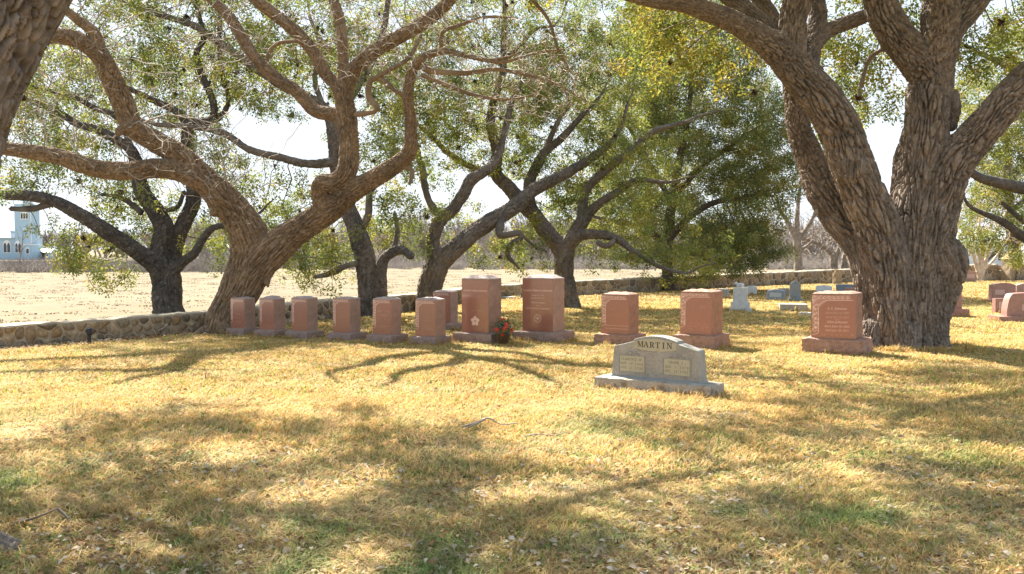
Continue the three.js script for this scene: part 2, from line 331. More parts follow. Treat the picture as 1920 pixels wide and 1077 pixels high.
/* oak({name,label, pos, limbs:[...], thin:[...], cell, P(bark), blobs, grow, leaf}) */
function oak(o) {
  const T = thing(o.name ?? 'oak_tree', o.label, 'tree', o.pos, 0, o.group), rnd = rng(o.P.seed * 991 + 7), rel = (g) => g.translate(-o.pos.x, -o.pos.y, -o.pos.z);
  WIDTH = o.width ?? 1; const thick = o.limbs.map((l) => l.chain ?? tapered(chainFrom(l, o.chainStep ?? 0.12), rnd)), slim = (o.thin || []).map((l) => chainFrom(l, 0.15));
  const low = [], high = []; for (const c of thick) { const k = o.split ? c.findIndex((p) => o.split(p)) : -1; if (k < 0) low.push(c); else { if (k > 1) low.push(c.slice(0, k + 1)); high.push(c.slice(Math.max(0, k - 2))); } }
  part('trunk', rel(skin(low, o.cell, o.P)), barkMat, T); for (const c of high) part('upper_limb', rel(skin([c], 0.035, { ...o.P, cuts: null })), barkMat, T);
  const bag = new Bag(), base = [];
  for (const c of slim) tube(bag, c, 8, o.P, 0.25);
  for (const [list, sk] of [[thick, o.skip ?? 0], [slim, 0]]) for (const c of list) c.forEach((p, i) => { if (i % 2 === 0 && p.r > 0.008 && p.y > (o.lowest ?? 1.3) && p.r < (o.fattest ?? 0.22)) base.push(p); });
  const G = o.grow, fac = o.more ?? 2.5; o.blobs.forEach((b) => { b[6] = Math.round(b[6] * fac); });
  const wood = []; for (const c of thick) for (const p of c) if (p.r > 0.09) wood.push(p);
  const clear = (p) => { for (const w of wood) { const d = (p.x - w.x) ** 2 + (p.y - w.y) ** 2 + (p.z - w.z) ** 2, m = w.r + (o.bare ?? 0.45); if (d < m * m) return false; } return true; };
  for (const b of o.blobs) if (o.leaf) b[2] += o.behind ?? 0.7;
  const pts0 = scatter(o.blobs, rnd, o.spread), grown = colonise(base, o.leaf ? pts0.filter(clear) : pts0, { step: 0.22, kill: 0.22, wob: 0.9, tip: 0.0055, exp: 2.45, iter: 80, rnd, ...G });
  twigTubes(bag, grown, { ...o.P, lichen: 0.3, stain: 0.15, ...(o.twigP || {}) });
  part('branches', rel(bag.geo()), barkMat, T, 'stuff');
  if (o.leaf) {
    const list = [], L = o.leaf, ca = rgb(...(L.a ?? [0.12, 0.17, 0.035])), cb = rgb(...(L.b ?? [0.33, 0.37, 0.07])), cc = rgb(...(L.y ?? [0.42, 0.33, 0.06]));
    const kids = new Uint8Array(grown.N.length); grown.N.forEach((m) => { if (!m.base) kids[m.parent]++; });
    grown.N.forEach((m, mi) => {
      if (m.base || !clear(m.p)) return;
      const end = !kids[mi], lo = (L.dens ?? 1.6) * (end ? 2.1 : m.r < 0.009 ? 0.7 : 0), n = Math.floor(lo) + (rnd() < lo % 1 ? 1 : 0);
      for (let i = 0; i < n; i++) {
        const p = m.p.clone().add(V((rnd() - 0.5) * 0.26, (rnd() - 0.5) * 0.2, (rnd() - 0.5) * 0.26)).sub(o.pos), big = n3(m.p.x * 0.7, m.p.y * 0.7, m.p.z * 0.7);
        const c = ca.clone().lerp(cb, clamp(0.45 + 0.45 * big + (rnd() - 0.5) * 0.7, 0, 1)); if (rnd() < (L.hot && L.hot(m.p) ? 0.42 : (L.yellow ?? 0.08) * (1 + 2 * Math.max(0, big)))) c.lerp(cc, 0.4 + 0.5 * rnd());
        list.push({ p, q: anyTurn(rnd), s: (L.size ?? 1) * (0.7 + 0.6 * rnd()), c });
      }
    });
    instances('crown', L.geo ?? SPRAY, leafMat, list, T);
    console.log(T.name, 'nodes', grown.N.length, 'sprays', list.length);
  } else console.log(T.name, 'nodes', grown.N.length);
  if (o.moss) {
    const list = [], cand = grown.N.filter((m) => !m.base && m.r < 0.03);
    for (let i = 0; i < o.moss && cand.length; i++) { const m = cand[Math.floor(rnd() * cand.length)]; const s0 = 0.45 + 0.7 * rnd(); for (let k = 0; k < 2; k++) list.push({ p: m.p.clone().add(V((rnd() - 0.5) * 0.05, -0.02 - 0.03 * rnd(), (rnd() - 0.5) * 0.05)).sub(o.pos), q: anyTurn(rnd), s: s0, c: rgb(0.07 + 0.05 * rnd(), 0.05 + 0.02 * rnd(), 0.035) }); }
    instances('ball_moss', MOSS, mossMat, list, T);
  }
  return T;
}
// ------------------------------------------------------------------ ground
const WALL = [ // x, distance ahead, height of the cemetery wall
  [-15.5, 7.0, 0.38], [-11.9, 11.6, 0.38], [-8.8, 15.6, 0.40], [-6.46, 18.6, 0.43], [-4.5, 22.2, 0.49], [-2.8, 25.1, 0.48], [-0.56, 31.6, 0.47],
  [3.5, 35.2, 0.56], [12.8, 44.2, 0.63], [17.8, 47.6, 0.72], [23.5, 50.3, 0.85], [27.6, 51.4, 0.92],
];
const thatch = noiseTexture(512, (u, v) => {
  const a = tile(u, v, 6), b = tile(u, v, 24, 3), c = tile(u, v, 110, 5), d = tile(u, v, 200, 8), k = 0.8 + 0.14 * a + 0.16 * b + 0.3 * c + 0.2 * d, g = sstep(0.1, 0.7, tile(u, v, 9, 20));
  return [lerp(0.25, 0.2, g) * k, lerp(0.175, 0.165, g) * k, lerp(0.085, 0.065, g) * k];
});
thatch.repeat.set(1 / 3.1, 1 / 3.1);
const meadow = noiseTexture(512, (u, v) => {
  const a = tile(u, v, 3, 40), b = tile(u, v, 14, 43), c = tile(u, v, 90, 45), d = tile(u, v, 210, 48), k = 0.97 + 0.08 * a + 0.08 * b + 0.08 * c + 0.06 * d;
  return [0.21 * k, 0.176 * k, 0.122 * k];
});
meadow.repeat.set(1 / 17, 1 / 17);
const turfBump = heightTexture(256, (u, v) => 0.5 + 0.3 * tile(u, v, 40, 60) + 0.25 * tile(u, v, 100, 61)); turfBump.repeat.set(1 / 3.1, 1 / 3.1);
{
  const flat = (shape) => new THREE.ShapeGeometry(shape).rotateX(-Math.PI / 2);
  const big = new THREE.Shape([[-900, -200], [900, -200], [900, 1600], [-900, 1600]].map((p) => new THREE.Vector2(...p)));
  const g = structure('field_ground', flat(big), new THREE.MeshPhysicalMaterial({ map: meadow, roughness: 1, specularIntensity: 0.03 })); g.position.y = -0.006;
  const inside = new THREE.Shape([...WALL.map(([x, d]) => new THREE.Vector2(x, d + 0.1)), new THREE.Vector2(60, 47), new THREE.Vector2(60, -25), new THREE.Vector2(-15.5, -25)]);
  structure('lawn', flat(inside), new THREE.MeshPhysicalMaterial({ map: thatch, bumpMap: turfBump, bumpScale: 0.02, roughness: 1, specularIntensity: 0.05 }));
  const road = new THREE.Shape([[-260, 148], [200, 148], [200, 151], [-260, 151]].map((p) => new THREE.Vector2(...p)));
  structure('far_road', flat(road), new THREE.MeshPhysicalMaterial({ color: rgb(0.42, 0.4, 0.37), roughness: 1, specularIntensity: 0.05 }));
}
// ------------------------------------------------------------------ the cemetery wall, each stone set in mortar
function wallPath(pts) {
  const c = new THREE.CatmullRomCurve3(pts.map(([x, d, h]) => V(x, h, -d)), false, 'centripetal'), L = c.getLength(), n = Math.ceil(L / 0.2), q = c.getSpacedPoints(n);
  return { L, n, get(s) { const f = clamp(s / L, 0, 1) * n, i = Math.min(n - 1, Math.floor(f)), u = f - i, a = q[i], b = q[i + 1], T = V(b.x - a.x, 0, b.z - a.z).normalize(); return { x: lerp(a.x, b.x, u), z: lerp(a.z, b.z, u), h: lerp(a.y, b.y, u), T, N: V(-T.z, 0, T.x) }; } };
}
const graniteBump = heightTexture(128, (u, v) => 0.5 + 0.3 * tile(u, v, 9, 3) + 0.25 * tile(u, v, 30, 4));
const rubble = [[0.25, 0.18, 0.11], [0.2, 0.15, 0.095], [0.3, 0.22, 0.135], [0.15, 0.115, 0.078], [0.36, 0.275, 0.175], [0.24, 0.19, 0.13], [0.27, 0.18, 0.095]].map((c, i) => {
  const t = noiseTexture(64, (u, v) => { const k = 0.95 + 0.28 * tile(u, v, 4, i * 3) + 0.3 * tile(u, v, 13, i * 3 + 1); return [c[0] * k, c[1] * k, c[2] * k]; }); t.repeat.set(2.5, 2.5);
  return std(0xffffff, 0.95, { map: t });
});
const mortarTex = noiseTexture(256, (u, v) => { const k = 0.9 + 0.16 * tile(u, v, 5, 80) + 0.14 * tile(u, v, 30, 82) + 0.1 * tile(u, v, 100, 83); return [0.41 * k, 0.345 * k, 0.255 * k]; }); mortarTex.repeat.set(0.8, 0.8);
const mortar = std(0xffffff, 0.95, { map: mortarTex });
function stoneWall(label, pts, o = {}) {
  const W = thing('stone_wall', label, 'wall'), path = wallPath(pts), thick = o.thick ?? 0.4, r = rng(o.seed ?? 3);
  { // mortar core with an uneven face and a rounded top
    const pos = [], idx = [], uv = [], n = Math.ceil(path.L / 0.15), prof = [[0, -0.05], [0, 0.3], [0, 0.65], [0.006, 0.93], [0.03, 1], [0.5, 1.03], [0.96, 1], [1, 0.92], [1, -0.05]], m = prof.length;
    for (let i = 0; i <= n; i++) {
      const f = path.get(i / n * path.L);
      prof.forEach(([a, b], k) => {
        const off = thick * a, w = n3(f.x * 3, b * f.h * 6, f.z * 3) * 0.014, hh = b * f.h + (b > 0.9 ? n3(f.x * 2.2, a * 3, f.z * 2.2) * 0.014 : 0);
        pos.push(f.x - f.N.x * (off + (a < 0.5 ? w : -w)), hh, f.z - f.N.z * (off + (a < 0.5 ? w : -w))); uv.push(i / n * path.L, off + hh);
      });
      if (i) for (let k = 0; k + 1 < m; k++) { const A = (i - 1) * m + k, C = i * m + k; idx.push(A, C, C + 1, A, C + 1, A + 1); }
    }
    for (const e of [0, n * m]) for (let k = 1; k + 1 < m; k++) e ? idx.push(e, e + k + 1, e + k) : idx.push(e, e + k, e + k + 1);
    part('mortar_core', geoFrom(pos, idx, null, uv), mortar, W);
  }
  // seeds, then the cell of each seed
  const seeds = [];
  for (let s = 0.05; s < path.L;) {
    const f = path.get(s), size = (o.size ?? 0.19) * (1 + 0.012 * Math.max(0, -f.z - 18)), rows = Math.max(2, Math.round(f.h * 0.93 / (size * 0.72)));
    for (let k = 0; k < rows; k++) if (r() > 0.3) seeds.push([s + (k % 2) * size * 0.5 + (r() - 0.5) * size * 0.9, (k + 0.5 + (r() - 0.5) * 0.5) / rows * f.h * 0.95 - 0.01, size]);
    s += size * (0.85 + 0.4 * r());
  }
  seeds.sort((a, b) => a[0] - b[0]);
  const made = [];
  seeds.forEach((q, qi) => {
    const f = path.get(clamp(q[0], 0, path.L)), S = q[2] * 1.0;
    let poly = [[q[0] - S, -0.04], [q[0] + S, -0.04], [q[0] + S, f.h * 0.95], [q[0] - S, f.h * 0.95]];
    for (let j = Math.max(0, qi - 40); j < Math.min(seeds.length, qi + 40); j++) {
      const e = seeds[j]; if (j === qi || Math.abs(e[0] - q[0]) > S * 2.5) continue;
      const mx = (q[0] + e[0]) / 2, my = (q[1] + e[1]) / 2, dx = e[0] - q[0], dy = e[1] - q[1], nx = [];
      for (let k = 0; k < poly.length; k++) {
        const a = poly[k], b = poly[(k + 1) % poly.length], da = (a[0] - mx) * dx + (a[1] - my) * dy, db = (b[0] - mx) * dx + (b[1] - my) * dy;
        if (da <= 0) nx.push(a); if ((da < 0) !== (db < 0)) { const t = da / (da - db); nx.push([lerp(a[0], b[0], t), lerp(a[1], b[1], t)]); }
      }
      poly = nx; if (poly.length < 3) return;
    }
    const cx = poly.reduce((a, p) => a + p[0], 0) / poly.length, cy = poly.reduce((a, p) => a + p[1], 0) / poly.length, gap = 0.007 + 0.012 * r();
    poly = poly.map(([x, y]) => { const d = Math.hypot(x - cx, y - cy), k = Math.max(0.25, 1 - gap * 1.25 / Math.max(d, 0.01)) * (0.94 + 0.1 * r()); return [cx + (x - cx) * k, cy + (y - cy) * k]; });
    const round = []; poly.forEach((a, k) => { const b = poly[(k + 1) % poly.length]; round.push([lerp(a[0], b[0], 0.19), lerp(a[1], b[1], 0.19)], [lerp(a[0], b[0], 0.81), lerp(a[1], b[1], 0.81)]); });
    const g = path.get(clamp(cx, 0, path.L)), pos = [], uv = [], idx = [], m = round.length, up = 0.012 + 0.02 * r(), tx = (r() - 0.5) * 0.12, ty = (r() - 0.5) * 0.12;
    let area = 0; round.forEach((a, k) => { const b = round[(k + 1) % m]; area += a[0] * b[1] - a[1] * b[0]; });
    const push = (x, y, o2) => { const dx = x - cx; pos.push(g.T.x * dx + g.N.x * o2, y - cy, g.T.z * dx + g.N.z * o2); uv.push(x, y); };
    round.forEach(([x, y]) => push(x, y, -0.02)); round.forEach(([x, y]) => push(lerp(x, cx, 0.12), lerp(y, cy, 0.12), up + (x - cx) * tx + (y - cy) * ty)); push(cx, cy, up + 0.008 + 0.01 * r());
    for (let k = 0; k < m; k++) { const k2 = (k + 1) % m; idx.push(k, k2, m + k2, k, m + k2, m + k, m + k, m + k2, 2 * m); }
    made.push({ geo: geoFrom(pos, idx, null, uv), at: V(g.x, cy, g.z), big: Math.abs(area) / (g.x * g.x + g.z * g.z), mat: rubble[Math.floor(r() * rubble.length)], seen: Math.abs(g.x / -g.z) < 0.62 });
  });
  made.sort((a, b) => (b.seen - a.seen) || (b.big - a.big));
  made.slice(0, o.own ?? 300).forEach((e) => { part('stone', e.geo, e.mat, W).position.copy(e.at); });
  const rest = new Map(); made.slice(o.own ?? 300).forEach((e) => { const l = rest.get(e.mat) || rest.set(e.mat, []).get(e.mat); l.push(e.geo.translate(e.at.x, e.at.y, e.at.z)); });
  for (const [m, l] of rest) part('far_stones', mergeGeometries(l), m, W, 'stuff');
  console.log('wall stones', made.length);
  return W;
}
const cemeteryWall = stoneWall('long low rubble stone wall with pale mortar running behind the trees', WALL, { seed: 3 });
stoneWall('pale sunlit rubble wall section beyond the capped pillar at right edge', [[28.5, 50.7, 0.93], [31, 50.2, 0.95], [36, 49.5, 0.95]], { seed: 9, size: 0.24, own: 40 });
{ // capped pillar at the end of the wall
  const p = onGround(1893, 527), T = thing('stone_pillar', 'square stone gate pillar with pyramid cap and ball at end of the wall', 'pillar', V(28.05, 0, -51.1), 0.4);
  const b = new THREE.BoxGeometry(0.56, 1.25, 0.56, 4, 8, 4); jag(b, 0.03, 4); b.translate(0, 0.6, 0); part('shaft', uvBox(b), rubble[4], T);
  part('cap', uvBox(new THREE.CylinderGeometry(0.14, 0.45, 0.26, 4, 1).rotateY(Math.PI / 4).translate(0, 1.36, 0)), rubble[2], T);
  part('ball', new THREE.SphereGeometry(0.13, 14, 10).scale(1, 0.9, 1).translate(0, 1.57, 0), rubble[2], T);
  const q = cemeteryWall, f = onGround(1565, 532.5), c = new THREE.BoxGeometry(0.42, 0.75, 0.25, 4, 6, 3); jag(c, 0.02, 5);
  const m = part('buttress', uvBox(c), rubble[2], q); m.position.set(f.x, 0.36, f.z + 0.35); m.rotation.y = 0.5;
}
// displace a boxy geometry by noise of its position, so that shared edges stay closed
function jag(g, amp, freq, seed = 0, keep = null) {
  const p = g.attributes.position;
  for (let i = 0; i < p.count; i++) {
    const x = p.getX(i), y = p.getY(i), z = p.getZ(i); if (keep && keep(x, y, z)) continue;
    p.setXYZ(i, x + amp * n3(x * freq + seed, y * freq, z * freq), y + amp * n3(x * freq, y * freq + 20 + seed, z * freq), z + amp * n3(x * freq, y * freq, z * freq + 40 + seed));
  }
  g.computeVertexNormals(); return g;
}
// uv in metres, by the way each face points
function uvBox(g) {
  const q = g.index ? g.toNonIndexed() : g, p = q.attributes.position, n = q.attributes.normal, uv = new Float32Array(p.count * 2);
  for (let i = 0; i < p.count; i += 3) {
    let ax = 0, ay = 0, az = 0; for (let k = 0; k < 3; k++) { ax += n.getX(i + k); ay += n.getY(i + k); az += n.getZ(i + k); }
    ax = Math.abs(ax); ay = Math.abs(ay); az = Math.abs(az);
    for (let k = 0; k < 3; k++) { const j = i + k, x = p.getX(j), y = p.getY(j), z = p.getZ(j); const [u, v] = ax > ay && ax > az ? [z, y] : ay > az ? [x, z] : [x, y]; uv[j * 2] = u; uv[j * 2 + 1] = v; }
  }
  q.setAttribute('uv', new THREE.BufferAttribute(uv, 2)); return q;
}
// ------------------------------------------------------------------ headstones
const feet = [];   // outlines on the ground where the mower does not reach
function granite(c, grain, seed, dark = 0.5, stain = 0) {
  const t = noiseTexture(256, (u, v) => {
    const a = tile(u, v, 70, seed), b = tile(u, v, 120, seed + 2), k = 0.95 + 0.12 * tile(u, v, 3, seed + 5) + 0.13 * tile(u, v, 16, seed + 6) + 0.1 * tile(u, v, 34, seed + 7) + grain * (0.5 * a + 0.5 * b), s = stain * sstep(0.15, 0.7, tile(u, v, 3.3, seed + 9) + 0.4 * tile(u, v, 12, seed + 11)), d = b < -0.55 ? dark : 1;
    return [lerp(c[0] * k * d, 0.16, s), lerp(c[1] * k * d, 0.105, s), lerp(c[2] * k * d, 0.05, s)];
  }); t.repeat.set(2, 2); return t;
}
const redMap = granite([0.385, 0.24, 0.185], 0.5, 1), redMap2 = granite([0.385, 0.2, 0.13], 0.45, 4, 0.5, 0.3), greyMap = granite([0.345, 0.325, 0.285], 0.35, 7), greyStain = granite([0.37, 0.335, 0.28], 0.35, 9, 0.6, 0.75), blueMap = granite([0.21, 0.25, 0.29], 0.3, 12), whiteMap = granite([0.62, 0.63, 0.62], 0.16, 15, 0.85), pinkMap = granite([0.34, 0.185, 0.15], 0.35, 18);
const chip = graniteBump.clone(); chip.repeat.set(9, 9); chip.needsUpdate = true;
const mk = (map, r) => std(0xffffff, r, { map, bumpMap: chip, bumpScale: 0.004 });
const sunPitch = mk(granite([0.46, 0.36, 0.325], 0.3, 21, 0.7), 0.8), sunPitch2 = mk(granite([0.38, 0.225, 0.165], 0.35, 24, 0.65, 0.4), 0.8);  // rock-faced granite; the first is paled so the tops look sunlit
const redRough = mk(redMap, 0.7), redRough2 = mk(redMap2, 0.7), grey = mk(greyMap, 0.75), greyBase = mk(greyStain, 0.8), blueGrey = std(0xffffff, 0.45, { map: blueMap }), white = mk(whiteMap, 0.7), pink = std(0xffffff, 0.55, { map: pinkMap });

// the polished, lettered front: granite grain with carved lines in a paler tone
function faceTexture(w, h, tone, draw, seed) {
  const k = 560, W = Math.round(w * k), H = Math.round(h * k), cv = document.createElement('canvas'); cv.width = W; cv.height = H;
  const x = cv.getContext('2d'), r = rng(seed); x.fillStyle = `rgb(${tone})`; x.fillRect(0, 0, W, H);
  for (let i = 0; i < W * H / 9; i++) { const q = r(), s = 1 + 2 * r(); x.fillStyle = q < 0.45 ? `rgba(70,30,22,${0.1 + 0.25 * r()})` : q < 0.8 ? `rgba(225,150,120,${0.08 + 0.18 * r()})` : `rgba(120,95,90,${0.2 * r()})`; x.fillRect(r() * W, r() * H, s, s); }
  const cut = 'rgba(232,200,182,0.85)'; x.fillStyle = x.strokeStyle = cut; x.textAlign = 'center'; x.textBaseline = 'middle';
  draw(x, W, H, r, cut);
  const t = new THREE.CanvasTexture(cv); t.colorSpace = THREE.SRGBColorSpace; return t;
}
// carved vine border down the left and along the top, ending in a curl
function vine(x, W, H, r, cut, long = 0.74) {
  const b = W * 0.15; x.save(); x.fillStyle = 'rgba(226,190,172,0.32)'; x.fillRect(0, 0, W * 0.9, b * 0.75); x.fillRect(0, 0, b, H * long);
  x.beginPath(); x.moveTo(b, b * 0.75); x.lineTo(b * 2.6, b * 0.75); x.lineTo(b, b * 2.0); x.fill();
  x.lineWidth = W * 0.014; x.strokeStyle = cut; x.beginPath(); x.moveTo(W * 0.95, b * 0.8); x.lineTo(b * 2.4, b * 0.85); x.quadraticCurveTo(b * 1.05, b * 1.1, b, b * 2.2); x.lineTo(b, H * long); x.quadraticCurveTo(b, H * (long + 0.07), 0, H * (long + 0.08)); x.stroke();
  const curl = (cx, cy, s) => { x.lineWidth = W * 0.011; x.beginPath(); x.arc(cx, cy, s * 0.55, 0.4, 5.4); x.stroke(); for (let k = 0; k < 3; k++) { const a = r() * 6.28; x.beginPath(); x.ellipse(cx + Math.cos(a) * s * 0.75, cy + Math.sin(a) * s * 0.75, s * 0.32, s * 0.15, a, 0, 7); x.fill(); } };
  x.fillStyle = cut; for (let y = b * 0.5; y < H * long; y += b * 0.72) curl(b * (0.5 + 0.14 * Math.sin(y)), y, b * 0.55);
  for (let q = b * 1.3; q < W * 0.86; q += b * 0.7) curl(q, b * 0.38, b * 0.42 * (1 - 0.4 * q / W));
  x.restore();
}
// rows of fine lettering too worn and small to read
function worn(x, W, H, r, cx, rows) {
  for (const [y, len, size, al] of rows) {
    x.save(); x.globalAlpha = al ?? 0.5; x.lineWidth = Math.max(1.5, W * 0.008); const s = W * size;
    for (let q = cx * W - len * W / 2; q < cx * W + len * W / 2; q += s * (0.7 + 0.35 * r())) {
      if (r() < 0.14) { q += s * 0.5; continue; }
      x.beginPath(); x.moveTo(q, y * H - s * 0.45); x.lineTo(q + s * 0.12, y * H + s * 0.45); if (r() < 0.6) x.lineTo(q + s * 0.5, y * H + s * (r() - 0.5)); x.stroke();
    }
    x.restore();
  }
}
function write(x, W, H, text, cx, y, px, style = 'italic bold', al = 0.9) { x.save(); x.globalAlpha = al; x.font = `${style} ${Math.round(px * W)}px serif`; x.fillText(text, cx * W, y * H); x.restore(); }

function roughSlab(w, h, d, seed, amp = 0.022) {
  const g = new THREE.BoxGeometry(w, h, d, Math.round(w / 0.035), Math.round(h / 0.028), Math.round(d / 0.05)), p = g.attributes.position;
  for (let i = 0; i < p.count; i++) {
    let x = p.getX(i), y = p.getY(i), z = p.getZ(i); const f = 8, e = 1 - sstep(0.0, 0.35, Math.abs(y / h + 0.12)) * 0.5;
    const n = n3(x * f + seed, y * f * 1.6, z * f) * 0.7 + n3(x * 21 + seed, y * 21, z * 21) * 0.45, low = sstep(h * 0.5, h * 0.1, y), k = (n * amp + amp * 0.5) * e;
    if (Math.abs(z) > d / 2 - 1e-4 && Math.abs(y) < h / 2 - 1e-4) z += Math.sign(z) * k;
    if (Math.abs(x) > w / 2 - 1e-4 && Math.abs(y) < h / 2 - 1e-4) x += Math.sign(x) * k;
    if (y > h / 2 - 1e-4) { const ed = Math.min(w / 2 - Math.abs(x), d / 2 - Math.abs(z)); y += -0.012 * (1 - sstep(0, 0.05, ed)) * (1 + n) + 0.002 * n; }
    p.setXYZ(i, x, y, z);
  }
  g.computeVertexNormals(); return uvBox(g);
}
function roughShaft(w, h, d, seed, o = {}) { // sawn front and foot, rock-pitched top and back edges
  const g = new THREE.BoxGeometry(w, h, d, Math.round(w / 0.03), Math.round(h / 0.04), Math.round(d / 0.03)), p = g.attributes.position;
  for (let i = 0; i < p.count; i++) {
    let x = p.getX(i), y = p.getY(i), z = p.getZ(i); const n = n3(x * 7 + seed, y * 5, z * 7) * 0.65 + n3(x * 19, y * 15 + seed, z * 19) * 0.4;
    
    const side = Math.abs(x) > w / 2 - 1e-4, back = z < -d / 2 + 1e-4;
    if (side) { const fe = d / 2 - z; x += Math.sign(x) * (n * (o.side ?? 0.006)) * sstep(0.01, 0.06, fe) - Math.sign(x) * 0.016 * sstep(0.07, 0, d / 2 + z) * (0.5 + 0.8 * Math.abs(n)); }
    if (back) z += 0.015 * n;
    p.setXYZ(i, x, y, z);
  }
  g.computeVertexNormals(); return uvBox(g);
}
const slabStone = mk(granite([0.31, 0.22, 0.185], 0.4, 27, 0.6), 0.8);
function headstone(o) {
  const turn = -o.phi * Math.PI / 180, [sw, sh, sd] = o.slab, [w, h, d] = o.shaft, corner = V(sw / 2, 0, sd / 2).applyAxisAngle(V(0, 1, 0), turn), g = onGround(...o.edge);
  const T = thing('headstone', o.label, 'headstone', g.sub(corner), turn, 'red granite headstones of the family row');
  feet.push([T, sw, sd]); const m = o.orange ? redRough2 : redRough;
  part('base_slab', roughSlab(sw, sh + 0.04, sd, o.seed, o.slabRough ?? 0.02).translate(0, sh / 2 - 0.02, 0), o.orange ? sunPitch2 : slabStone, T);
  { const c = new THREE.BoxGeometry(w - 0.004, 0.03, d - 0.004, Math.round(w / 0.025), 1, Math.round(d / 0.025)), p = c.attributes.position; for (let i = 0; i < p.count; i++) { const x = p.getX(i), y = p.getY(i), z = p.getZ(i); if (y > 0) { const ed = Math.min(w / 2 - Math.abs(x), d / 2 - Math.abs(z)), n = n3(x * 9 + o.seed, 3, z * 9) * 0.6 + n3(x * 24, o.seed, z * 24) * 0.4; p.setXYZ(i, x - Math.sign(x) * 0.012 * sstep(0.05, 0, w / 2 - Math.abs(x)), y - 0.012 + (o.crown ?? 0.03) * 0.9 * sstep(0, 0.13, ed) + 0.016 * n * sstep(0, 0.03, ed), z); } } c.computeVertexNormals(); const t = part('sunlit_pitched_top', uvBox(c), o.orange ? sunPitch2 : sunPitch, T); t.position.set(0, sh + h + 0.011, o.back ?? 0); if (o.tilt) { t.rotation.z = o.tilt; t.position.x = -Math.sin(o.tilt) * (sh + h); } }  // rough cap; on red stones its paler granite paints sun on the top
  const s = part('shaft', roughShaft(w, h, d, o.seed * 3, o).translate(0, sh + h / 2, o.back ?? 0), m, T); if (o.tilt) s.rotation.z = o.tilt;
  const tex = faceTexture(w, h, o.orange ? '162,99,72' : '157,106,88', o.draw, o.seed), f = part('polished_face', new THREE.PlaneGeometry(w - 0.012, h - 0.012), new THREE.MeshPhysicalMaterial({ map: tex, roughness: o.gloss ?? 0.2, specularIntensity: 1, ior: 1.9 }), T);
  f.position.set(0, sh + h / 2 - 0.004, (o.back ?? 0) + d / 2 + 0.003); if (o.tilt) f.rotation.z = o.tilt;
  return T;
}
const small = (r0) => (x, W, H, r, cut) => { vine(x, W, H, r, cut); worn(x, W, H, r, 0.6, r0); };
headstone({ label: 'red granite headstone at the far left of the row, against the leaning oak', edge: [456, 631], phi: 29, slab: [0.48, 0.15, 0.47], shaft: [0.385, 0.585, 0.3], seed: 1, draw: small([[0.52, 0.5, 0.1, 0.8], [0.63, 0.6, 0.1, 0.8], [0.77, 0.55, 0.06, 0.6], [0.82, 0.4, 0.06, 0.5]]) });
headstone({ label: 'red granite headstone with chipped peaked top, second from the leaning oak', edge: [513, 634.5], phi: 28, slab: [0.5, 0.15, 0.48], shaft: [0.385, 0.6, 0.31], seed: 2, crown: 0.05, draw: small([[0.42, 0.5, 0.08, 0.4], [0.5, 0.6, 0.08, 0.35], [0.86, 0.6, 0.06, 0.5], [0.91, 0.4, 0.06, 0.4]]) });
headstone({ label: 'red granite headstone with bare dark face, third from the leaning oak', edge: [575, 637.5], phi: 28, slab: [0.52, 0.155, 0.5], shaft: [0.4, 0.62, 0.31], seed: 3, draw: small([[0.5, 0.4, 0.07, 0.2], [0.58, 0.5, 0.07, 0.18]]) });
headstone({ label: 'red granite headstone in front of the twin grey trunk, fourth from the leaning oak', edge: [656, 641], phi: 28, slab: [0.53, 0.155, 0.5], shaft: [0.41, 0.635, 0.33], seed: 4, crown: 0.015, draw: small([[0.5, 0.5, 0.07, 0.2]]) });
headstone({ label: 'red granite headstone with four faint carved lines, fifth from the leaning oak', edge: [733, 645.5], phi: 28, slab: [0.54, 0.155, 0.52], shaft: [0.43, 0.645, 0.31], seed: 5, draw: small([[0.33, 0.6, 0.08, 0.6], [0.44, 0.55, 0.09, 0.7], [0.55, 0.6, 0.09, 0.7], [0.75, 0.5, 0.06, 0.6], [0.8, 0.4, 0.06, 0.5]]) });
headstone({ label: 'red granite headstone next to the tall flower stone, sixth from the leaning oak', edge: [816, 649.5], phi: 28, slab: [0.54, 0.155, 0.54], shaft: [0.44, 0.655, 0.34], seed: 6, draw: small([[0.48, 0.5, 0.08, 0.35], [0.56, 0.5, 0.08, 0.4], [0.73, 0.5, 0.06, 0.4], [0.79, 0.6, 0.06, 0.4]]) });
headstone({ label: 'red granite headstone standing behind the row, half hidden left of the flower stone', edge: [845, 620.5], phi: 27, slab: [0.55, 0.15, 0.5], shaft: [0.44, 0.66, 0.32], seed: 7, draw: small([]) });
headstone({ label: 'tall red granite headstone carved with a pale flower, beside the flower pot', edge: [920, 646.8], phi: 29, slab: [0.8, 0.19, 0.72], shaft: [0.58, 0.985, 0.48], seed: 8, crown: 0.06, side: 0.016, gloss: 0.15, slabRough: 0.03, draw: (x, W, H, r, cut) => {
  write(x, W, H, 'Claudia Taylor Johnson', 0.5, 0.205, 0.078, 'bold'); worn(x, W, H, r, 0.6, [[0.585, 0.4, 0.03, 0.4]]);
  const cx = 0.5 * W, cy = 0.78 * H, R = 0.12 * W; x.save(); x.fillStyle = 'rgba(228,196,180,0.95)'; for (let k = 0; k < 5; k++) { const a = k * 1.2566 - 1.57; x.beginPath(); x.ellipse(cx + Math.cos(a) * R * 0.75, cy + Math.sin(a) * R * 0.75, R * 0.62, R * 0.52, a, 0, 7); x.fill(); } x.fillStyle = 'rgb(150,92,76)'; x.beginPath(); x.arc(cx, cy, R * 0.26, 0, 7); x.fill(); x.strokeStyle = cut; x.lineWidth = 3; x.beginPath(); x.arc(cx, cy, R * 0.14, 0, 7); x.stroke(); x.restore();
} });
